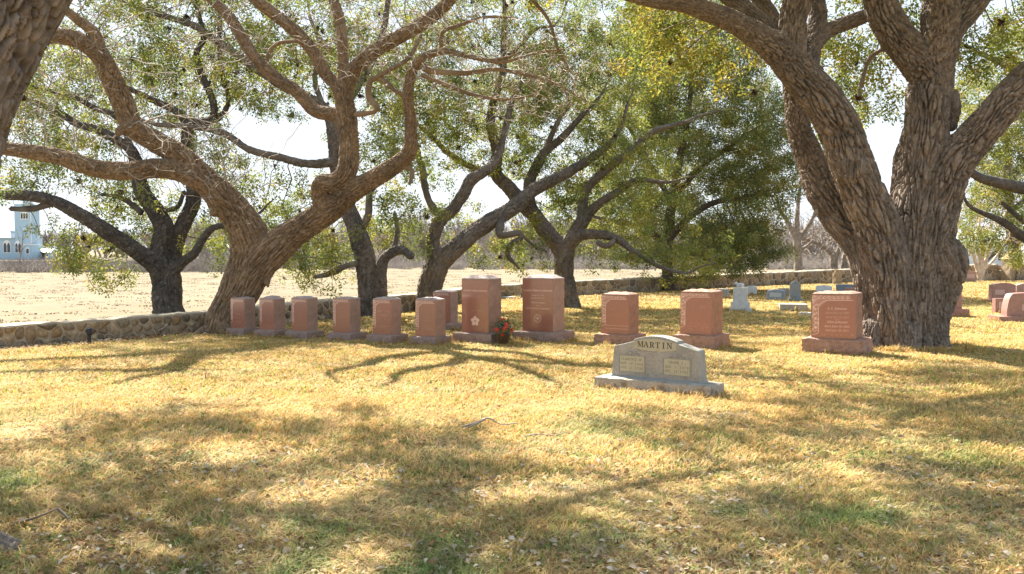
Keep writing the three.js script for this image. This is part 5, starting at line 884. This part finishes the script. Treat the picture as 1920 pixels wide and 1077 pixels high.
{ // brush along the far edge of the field
  const r = rng(301), W = thing('brush_strip', 'grey tangle of leafless brush along the far edge of the field', 'brush'); W.userData.kind = 'stuff';
  for (let k = 0; k < 3; k++) {
    const bag = new Bag(), rr = rng(60 + k); for (let i = 0; i < 46; i++) { const d = V((rr() - 0.5) * 1.4, 0.5 + rr(), (rr() - 0.5) * 1.4).normalize(), o = V((rr() - 0.5) * 1.2, -0.05, (rr() - 0.5) * 1.2); const pts = [0, 0.35, 0.7, 1].map((s) => { const v = o.clone().addScaledVector(d, s * (0.7 + 0.6 * rr())); v.x += (rr() - 0.5) * 0.2; v.z += (rr() - 0.5) * 0.2; v.r = 0.016 * (1.1 - s); return v; }); tube(bag, pts, 3, { seed: k, tint: () => { const c = 0.8 + 0.4 * rr(); return [c, c, c]; } }); }
    const geo = bag.geo(), list = [];
    for (let i = 0; i < 620; i++) { const left = i < 190, far = i > 380, px = left ? -80 + r() * 560 : 400 + r() * 1300, d = left ? 70 + r() * 9 + (i % 3) * 4 : far ? 100 + r() * 20 : 80 + r() * 22, s = (left ? 0.6 + 0.55 * r() : 0.5 + 0.5 * r()) * (far ? 1.7 : 1), c = 0.22 + 0.1 * r(); list.push({ p: V((px - 960) / FOCAL * d, 0, -d), q: new THREE.Quaternion().setFromAxisAngle(V(0, 1, 0), r() * 6.28), s: V(s * 1.3, s, s * 1.3), c: rgb(c, c * 0.88, c * 0.78) }); }
    instances('shrubs', geo, woodMat, list, W);
  }
}
{ // slim leafless tree before the church
  const p = onGround(32, 511), T = thing('bare_sapling', 'slim leafless tree in front of the blue church', 'tree', p), b = new Bag(), d = -p.z, c = (l) => chainFrom(l, 0.3).map((q) => { const v = q.clone().sub(p); v.r = q.r; return v; });
  for (const l of [[[32, 512, d, 3], [36, 488, d, 2.6], [40, 470, d, 2.4], [42, 450, d, 2], [43, 432, d, 1]], [[40, 470, d, 2], [48, 460, d, 1.6], [60, 455, d, 1.2], [72, 448, d, 0.7]], [[38, 478, d, 1.6], [28, 462, d, 1.3], [12, 454, d, 1], [-8, 468, d, 0.7]], [[42, 452, d, 1.4], [50, 436, d, 1], [52, 424, d, 0.6]], [[40, 466, d, 1.4], [34, 446, d, 1], [30, 430, d, 0.6]]]) tube(b, c(l), 5, { seed: 3, color: [0.25, 0.22, 0.2], stain: 0, lichen: 0 });
  part('trunk', b.geo(), barkMat, T);
}
// ---- buildings far behind
function gable(w, d, h, over = 0.2) { const s = new THREE.Shape(); s.moveTo(-w / 2 - over, 0); s.lineTo(w / 2 + over, 0); s.lineTo(0, h); s.closePath(); return new THREE.ExtrudeGeometry(s, { depth: d + over * 2, bevelEnabled: false }).translate(0, 0, -d / 2 - over); }
const paint = std(rgb(0.75, 0.76, 0.76), 0.7), dark = std(rgb(0.05, 0.06, 0.07), 0.25), churchBlue = std(rgb(0.36, 0.5, 0.6), 0.75), roofPale = std(rgb(0.5, 0.54, 0.56), 0.6);
function lancet(w, h) { const s = new THREE.Shape(); s.moveTo(-w / 2, 0); s.lineTo(w / 2, 0); s.lineTo(w / 2, h * 0.68); s.quadraticCurveTo(w / 2, h * 0.88, 0, h); s.quadraticCurveTo(-w / 2, h * 0.88, -w / 2, h * 0.68); s.closePath(); return s; }
function gothic(parent, x, y, z, w, h, lights) {
  const f = part('window', new THREE.ExtrudeGeometry(lancet(w, h), { depth: 0.08, bevelEnabled: false }), paint, parent); f.position.set(x, y, z);
  const pw = (w - 0.2 - (lights - 1) * 0.12) / lights; for (let k = 0; k < lights; k++) part('pane', new THREE.ExtrudeGeometry(lancet(pw, h * 0.72), { depth: 0.03, bevelEnabled: false }), dark, f).position.set(-w / 2 + 0.1 + pw / 2 + k * (pw + 0.12), 0.14, 0.075);
}
{
  const d = 170, k = d / FOCAL, T = thing('church', 'light blue wooden church with square tower across the field at far left', 'church', V((45 - 960) * k, 0, -d)), X = (px) => (px - 45) * k, Y = (py) => (488 - py) * k;
  const box = (n, x0, x1, y0, y1, z0, z1, m) => part(n, uvBox(new THREE.BoxGeometry(X(x1) - X(x0), Y(y1) - Y(y0), z1 - z0).translate((X(x0) + X(x1)) / 2, (Y(y0) + Y(y1)) / 2, (z0 + z1) / 2)), m, T);
  box('nave_wall', -120, 44, 490, 447, -7, -0.2, churchBlue); box('tower', 29, 60, 490, 384, -3, 0.1, churchBlue); box('annex', 50, 66, 490, 461, -2, 1, churchBlue); box('corner_board', 59.3, 60.3, 490, 384, 0.1, 0.16, paint); box('annex_cornice', 49, 67, 461, 459.5, -2.1, 1.1, paint);
  const roof = new THREE.Shape(); roof.moveTo(-0.3, 0); roof.lineTo(7.4, 0); roof.lineTo(3.4, 3.6); roof.closePath();
  part('roof', uvBox(new THREE.ExtrudeGeometry(roof, { depth: X(30) - X(-120), bevelEnabled: false }).rotateY(Math.PI / 2).translate(X(-120), Y(447.5), 0)), roofPale, T);
  part('front_gable', uvBox(gable(1.6, 3, 2.2, 0.1).translate(X(38), Y(447), -1.4)), churchBlue, T); part('dormer', uvBox(new THREE.ConeGeometry(0.6, 1.1, 3).rotateX(Math.PI).translate(X(21), Y(440), -0.9)), churchBlue, T);
  part('spire', new THREE.ConeGeometry(2.2, 3.4, 4).rotateY(Math.PI / 4).translate(X(44.5), Y(384) + 1.7, -1.45), roofPale, T);
  gothic(T, X(12.5), Y(476), -0.19, 1.4, 2.5, 2); gothic(T, X(35), Y(476), 0.11, 1.2, 2.4, 2); gothic(T, X(-18), Y(476), -0.19, 1.4, 2.5, 2); gothic(T, X(57.5), Y(478), 1.01, 0.7, 1.3, 1); gothic(T, X(48), Y(413), 0.11, 1.5, 1.5, 3);
  part('round_window', new THREE.TorusGeometry(0.26, 0.08, 8, 18).translate(X(48.5), Y(432), 0.12), paint, T);
}
function cottage(name, label, px, d, w, h, dep, wall, roofM, wins) {
  const T = thing(name, label, 'building', V((px - 960) / FOCAL * d, 0, -d)); part('wall', uvBox(new THREE.BoxGeometry(w, h, dep).translate(0, h / 2 - 0.05, -dep / 2)), wall, T); part('roof', uvBox(gable(dep, w, h * 0.45, 0.25).rotateY(Math.PI / 2).translate(0, h - 0.05, -dep / 2)), roofM, T);
  for (const [x, y, ww, hh] of wins) { const f = part('window', new THREE.BoxGeometry(ww + 0.2, hh + 0.2, 0.08).translate(0, 0, 0), paint, T); f.position.set(x, y, 0.02); part('pane', new THREE.BoxGeometry(ww, hh, 0.06), dark, f).position.z = 0.03; }
}
cottage('shed', 'small brown shed just right of the blue church', 75, 172, 1.3, 1.5, 2, std(rgb(0.13, 0.08, 0.06), 0.9), roofPale, [[0, 0.8, 0.3, 0.4]]);
cottage('shed', 'small pale blue shed right of the brown shed', 89, 171, 1.1, 1.4, 2, churchBlue, roofPale, [[0, 0.8, 0.25, 0.4]]);
cottage('house', 'pale blue grey house far behind the leaning oak', 412, 150, 4.2, 2.2, 4, std(rgb(0.4, 0.47, 0.53), 0.8), roofPale, [[-1.1, 1.1, 0.6, 0.8], [0.6, 1.1, 0.6, 0.8]]);
cottage('house', 'long white house behind the wall at right', 1850, 88, 6.5, 2.6, 5, paint, roofPale, [[-2.2, 1.2, 0.6, 0.9], [-0.6, 1.2, 0.6, 0.9], [1.4, 1.2, 0.6, 0.9]]);
{ // two rusty posts in the field behind the far wall
  for (const [px, py, h, w, l] of [[1312, 516, 0.75, 0.28, 'short rusty red post with crossbar beyond the far wall'], [1330, 516, 0.9, 0.17, 'taller plain rusty red post beyond the far wall']]) { const T = thing('field_post', l, 'post', onGround(px, py)), m = std(rgb(0.24, 0.09, 0.06), 0.9); part('post', new THREE.CylinderGeometry(0.07, 0.075, h + 0.1, 8).translate(0, h / 2 - 0.05, 0), m, T); part('cap', new THREE.CylinderGeometry(0.085, 0.085, 0.04, 8).translate(0, h + 0.015, 0), m, T); if (w > 0.2) part('crossbar', new THREE.BoxGeometry(w + 0.2, 0.1, 0.06).translate(0.02, h * 0.6, 0.1), m, T); }
}
{ // muted evergreens behind the right wall
  const z = 66; const P = { seed: 31, color: DARK, stain: 0.1, lichen: 0.1, freq: 8, amp: 0.03 };
  oak({ name: 'evergreen_tree', label: 'muted evergreen tree behind the wall and white house at right', pos: onGround(1905, 513), cell: 0.1, P, limbs: [[[1905, 516, z, 26], [1903, 470, z, 22], [1895, 420, z, 18], [1890, 340, z, 14], [1885, 240, z, 9], [1880, 160, z, 5]], [[1900, 440, z, 12], [1870, 470, z, 10], [1850, 490, z, 6]], [[1898, 400, z, 11], [1940, 350, z, 8]]],
    blobs: [[1890, 250, z, 65, 100, 3, 230], [1860, 340, z, 50, 60, 2.5, 130], [1920, 400, z, 60, 70, 2.5, 130], [1830, 400, z, 30, 40, 2, 40]], grow: { step: 0.5, kill: 0.55, tip: 0.01 }, leaf: { geo: SPRAY_BIG, size: 1.5, dens: 1.5, yellow: 0.1, a: [0.1, 0.115, 0.05], b: [0.17, 0.16, 0.075] } });
}
// ------------------------------------------------------------------ dormant grass, litter, twigs
function tuft(seed, n, rad, h, w) {
  const r = rng(seed), b = new Bag();
  for (let i = 0; i < n; i++) {
    const a = r() * 6.283, q = Math.sqrt(r()) * rad, x = Math.cos(a) * q, z = Math.sin(a) * q, L = h * (0.45 + 0.75 * r()), l = r() * 6.283, lean = 0.4 + 1.1 * r(), dx = Math.cos(l) * lean * L, dz = Math.sin(l) * lean * L, sx = -Math.sin(l) * w * (0.7 + 0.6 * r()), sz = Math.cos(l) * w;
    const green = r() < 0.1, k = 0.5 + 0.8 * r(), t = green ? [0.4 * k, 0.9 * k, 0.32 * k] : [k, k * (0.94 + 0.1 * r()), k * (0.8 + 0.4 * r())];
    const A = b.vert(x - sx, -0.004, z - sz, t), B2 = b.vert(x + sx, -0.004, z + sz, t), C = b.vert(x + dx * 0.45 + sx * 0.8, L * 0.62, z + dz * 0.45 + sz * 0.8, t), D = b.vert(x + dx * 0.45 - sx * 0.8, L * 0.62, z + dz * 0.45 - sz * 0.8, t), E = b.vert(x + dx, L * 0.86, z + dz, t);
    b.quad(A, B2, C, D); b.tri(D, C, E);
  }
  return b.geo();
}
const grassMat = new THREE.MeshPhysicalMaterial({ color: 0xffffff, roughness: 0.8, transmission: 0.45, thickness: 0, vertexColors: true, side: THREE.DoubleSide, specularIntensity: 0.4 });
const wallDepth = (x) => { for (let i = 0; i + 1 < WALL.length; i++) if (x >= WALL[i][0] && x <= WALL[i + 1][0]) return lerp(WALL[i][1], WALL[i + 1][1], (x - WALL[i][0]) / (WALL[i + 1][0] - WALL[i][0])); return x < 0 ? 6 : 50; };
const gold = rgb(0.68, 0.46, 0.17), straw = rgb(0.66, 0.51, 0.28), green = rgb(0.16, 0.26, 0.045);
function grassColor(x, d, r) {
  const g = n2(x * 0.32 + 7, d * 0.32) * 0.6 + n2(x * 1.3, d * 1.3 + 30) * 0.4, near = sstep(11, 6, d), gr = clamp(sstep(0.1, 0.75, g) * (0.1 + 0.7 * near) + (r() < 0.02 + 0.2 * near ? 0.6 : 0), 0, 0.85), k = 0.85 + 0.3 * r();
  const s = sstep(-0.3, 0.6, n2(x * 0.7 + 50, d * 0.7)) * 0.6 * r() + 0.3 * near * r();
  return gold.clone().lerp(straw, s).lerp(green, gr).multiplyScalar(k);
}
const soilSpot = (x, d) => sstep(1.3, 0.4, Math.hypot(x + 2.6, d - 4.9)) + sstep(1.5, 1.0, Math.hypot(x - 6.95, d - 15.6)) * 0.5;   // bare earth round the near roots
{
  const r = rng(700), G = new THREE.Group(); G.name = 'lawn_grass'; G.userData = { label: 'short golden dormant lawn grass with green shoots', category: 'grass', kind: 'stuff' }; scene.add(G);
  const zones = [[3.9, 6.5, 0.045, [0.045, 0.075, 0.0032], 16, 1], [6.5, 10.5, 0.06, [0.06, 0.072, 0.0042], 16, 1], [10.5, 18, 0.085, [0.085, 0.07, 0.006], 17, 1], [18, 30, 0.15, [0.14, 0.075, 0.011], 17, 1], [30, 56, 0.3, [0.28, 0.085, 0.022], 18, 1]];
  zones.forEach(([d0, d1, step, [rad, h, w], n], zi) => {
    const shapes = [0, 1, 2].map((k) => tuft(800 + zi * 10 + k, n, rad, h, w)), lists = [[], [], []];
    for (let d = d0; d < d1; d += step) {
      const half = d * 0.585 + 0.8; for (let x = -half; x < half; x += step) {
        const X = x + (r() - 0.5) * step, D = d + (r() - 0.5) * step; if (D > wallDepth(X) - 0.03) continue;
        if (r() < 0.75 * soilSpot(X, D) || r() < 0.12 * sstep(0.2, 0.7, n2(X * 0.9, D * 0.9 + 80))) continue;
        lists[Math.floor(r() * 3)].push({ p: V(X, 0, -D), q: new THREE.Quaternion().setFromAxisAngle(V(0, 1, 0), r() * 6.283), s: V(0.9 + 0.3 * r(), (0.55 + 0.45 * r()) * (0.85 + 0.3 * n2(X * 0.5, D * 0.5)), 0.9 + 0.3 * r()), c: grassColor(X, D, r) });
      }
    }
    lists.forEach((l, k) => { if (l.length) instances('tufts', shapes[k], grassMat, l, G); }); console.log('grass zone', zi, lists.reduce((a, l) => a + l.length, 0));
  });
}
{ // longer grass left standing round the stones and trunks
  const r = rng(705), G = scene.getObjectByName('lawn_grass'), shapes = [0, 1].map((k) => tuft(860 + k, 11, 0.05, 0.11, 0.004)), lists = [[], []];
  const put = (x, d, s) => lists[r() < 0.5 ? 0 : 1].push({ p: V(x, 0, -d), q: new THREE.Quaternion().setFromAxisAngle(V(0, 1, 0), r() * 6.283), s: V(1, 0.45 + 0.8 * r(), 1).multiplyScalar(s), c: grassColor(x, d, r) });
  for (const [T, w, dd] of feet) { const k = -T.position.z < 20 ? 1 : 1.5, n = Math.round((w + dd) * 2 / (0.05 * k)); for (let i = 0; i < n; i++) { if (r() < 0.25) continue; let u = r() * 2 * (w + dd), x, z; if (u < w) { x = u - w / 2; z = dd / 2; } else if (u < 2 * w) { x = u - w * 1.5; z = -dd / 2; } else { u -= 2 * w; const s = u < dd ? 1 : -1; x = s * w / 2; z = (u % dd) - dd / 2; } const e = 0.02 + 0.04 * r(), v = V(x + Math.sign(x) * (Math.abs(x) > w / 2 - 1e-6 ? e : 0), 0, z + Math.sign(z) * (Math.abs(z) > dd / 2 - 1e-6 ? e : 0)).applyAxisAngle(V(0, 1, 0), T.rotation.y).add(T.position); put(v.x, -v.z, k); } }
  for (let i = 0; i < 260; i++) { const a = r() * 6.283, q = 0.95 + 0.2 * r(); put(6.98 + Math.cos(a) * q, 16.1 + Math.sin(a) * q, 1.1); }
  lists.forEach((l, k) => instances('long_tufts', shapes[k], grassMat, l, G));
}
{ // rough pasture beyond the wall
  const r = rng(710), G = new THREE.Group(); G.name = 'pasture_grass'; G.userData = { label: 'pale dry pasture grass in the field beyond the wall', category: 'grass', kind: 'stuff' }; scene.add(G);
  const shapes = [0, 1].map((k) => tuft(900 + k, 16, 0.3, 0.055, 0.02)), lists = [[], []];
  for (let i = 0; i < 2500; i++) { const d = 15 + 60 * Math.pow(r(), 0.8), x = (r() * 2 - 1) * (d * 0.6 + 1); if (d < wallDepth(x) + 0.5) continue; const k = 0.85 + 0.25 * r() + 0.12 * n2(x * 0.2, d * 0.2); lists[i & 1].push({ p: V(x, -0.006, -d), q: new THREE.Quaternion().setFromAxisAngle(V(0, 1, 0), r() * 6.283), s: V(1, 0.5 + 0.5 * r(), 1).multiplyScalar(0.8 + 0.5 * r()), c: rgb(0.36 * k, 0.285 * k, 0.19 * k) }); }
  lists.forEach((l, k) => instances('tufts', shapes[k], grassMat, l, G));
}
{ // fallen leaves
  const r = rng(720), G = new THREE.Group(); G.name = 'leaf_litter'; G.userData = { label: 'pale curled fallen oak leaves scattered over the lawn', category: 'leaf litter', kind: 'stuff' }; scene.add(G);
  const leaf = (seed) => { const q = rng(seed), b = new Bag(), n = 5, t = [1, 1, 1], rows = []; for (let i = 0; i <= n; i++) { const v = i / n, w = 0.3 * Math.sin(Math.PI * clamp(v * 0.92 + 0.05, 0, 1)) * (0.9 + 0.25 * q()), y = 0.1 * Math.sin(v * 3 + q()) * (0.6 + q()); rows.push([b.vert(-w, y + w * 0.45, v - 0.5, t), b.vert(0, y, v - 0.5, t), b.vert(w, y + w * (0.2 + 0.3 * q()), v - 0.5, t)]); } for (let i = 0; i < n; i++) for (let k = 0; k < 2; k++) b.quad(rows[i][k], rows[i][k + 1], rows[i + 1][k + 1], rows[i + 1][k]); return b.geo(); };
  const m = new THREE.MeshPhysicalMaterial({ color: 0xffffff, roughness: 0.95, specularIntensity: 0.2, transmission: 0.2, thickness: 0, vertexColors: true, side: THREE.DoubleSide }), shapes = [1, 2, 3].map((k) => leaf(k * 17)), lists = [[], [], []], tones = [[0.55, 0.44, 0.31], [0.44, 0.32, 0.2], [0.28, 0.17, 0.09], [0.62, 0.53, 0.41], [0.34, 0.19, 0.085]];
  for (let i = 0; i < 26000; i++) {
    const d = 4 + 17 * Math.pow(r(), 1.5), x = (r() * 2 - 1) * (d * 0.585 + 0.6), dens = (0.16 + 0.75 * sstep(8.5, 5, d)) * (0.25 + 1.1 * sstep(-0.3, 0.6, n2(x * 0.8 + 5, d * 0.8))); if (r() > dens || d > wallDepth(x) - 0.1) continue;
    const t = tones[Math.floor(r() * 5)], k = 0.6 + 0.35 * r(), s = (0.028 + 0.026 * r()) * (d < 10 ? 1 : 1.1);
    lists[i % 3].push({ p: V(x, 0.012 + 0.03 * r(), -d), q: new THREE.Quaternion().setFromEuler(new THREE.Euler((r() - 0.5) * 1.1, r() * 6.283, (r() - 0.5) * 1.1)), s, c: rgb(t[0] * k, t[1] * k, t[2] * k) });
  }
  for (let i = 0; i < 1500; i++) { const u = r(), s = wallPathLeft(u), t = tones[Math.floor(r() * 5)]; const off = 0.08 + 0.5 * r() * r(); lists[i % 3].push({ p: V(s.x + s.N.x * off, 0.012 + 0.03 * r(), s.z + s.N.z * off), q: anyTurn(r), s: 0.05 + 0.04 * r(), c: rgb(t[0], t[1], t[2]) }); }
  lists.forEach((l, k) => instances('leaves', shapes[k], m, l, G));
}
function wallPathLeft(u) { const i = 1, a = WALL[1], b = WALL[2], c = WALL[3]; const s = u * 2, [p, q, t] = s < 1 ? [a, b, s] : [b, c, s - 1], T = V(q[0] - p[0], 0, -(q[1] - p[1])).normalize(); return { x: lerp(p[0], q[0], t), z: -lerp(p[1], q[1], t), N: V(-T.z, 0, T.x) }; }
{ // fallen branches on the grass
  const b0 = (label, px, py, pts, rad, tint) => { const p = onGround(px, py), T = thing('fallen_branch', label, 'branch', p), bag = new Bag(), k = -p.z / FOCAL; for (const l of pts) { const c = l.map(([x, y, z]) => Object.assign(V(x * k, Math.max(0.02, y * k), (z || 0) * k), { r: rad })); c[c.length - 1].r = rad * 0.4; tube(bag, frames(c.length > 2 ? new THREE.CatmullRomCurve3(c).getPoints(c.length * 3).map((q, i, a) => Object.assign(q, { r: lerp(rad, rad * 0.4, i / a.length) })) : c), 6, { seed: px, color: tint, stain: 0, lichen: 0.2 }, 0.3); } part('stick', bag.geo(), barkMat, T); };
  b0('forked grey fallen branch on the grass below the flower pot', 915, 806, [[[-50, 6, 4], [-25, 12, 0], [0, 22, 0], [25, 10, 0], [55, 14, 6]], [[-5, 20, 0], [-30, 10, 14], [-45, 4, 20]]], 0.011, [0.3, 0.26, 0.21]);
  b0('thin fallen stick right of the forked grey branch', 1020, 822, [[[-40, 4, 0], [-10, 8, 4], [20, 6, 0], [45, 10, -8]]], 0.009, [0.32, 0.27, 0.21]);
  b0('small upright twig stuck in the grass before the leaning oak', 386, 713, [[[0, 0, 0], [-1, 8, 0], [1, 15, 0]], [[-8, 1, 2], [0, 3, 0], [10, 1, 1]]], 0.008, [0.1, 0.08, 0.06]);
  b0('pale fallen branch lying by the wall left of the leaning oak', 288, 632, [[[-4, 0, 0], [4, 10, -2], [16, 16, -3], [24, 24, -4]]], 0.02, [0.45, 0.4, 0.34]);
  b0('dark crooked stick on bare soil in the bottom left corner', 75, 985, [[[-45, 4, 8], [-10, 14, 0], [30, 30, -6]], [[30, 30, -6], [50, 16, 0], [58, 8, 6]]], 0.009, [0.16, 0.13, 0.1]);
  b0('short dark stick behind the top of the grey double headstone', 1215, 647, [[[-14, 2, 0], [0, 12, 0], [14, 18, 0]]], 0.012, [0.08, 0.06, 0.05]);
}
renderer.render(scene, camera);
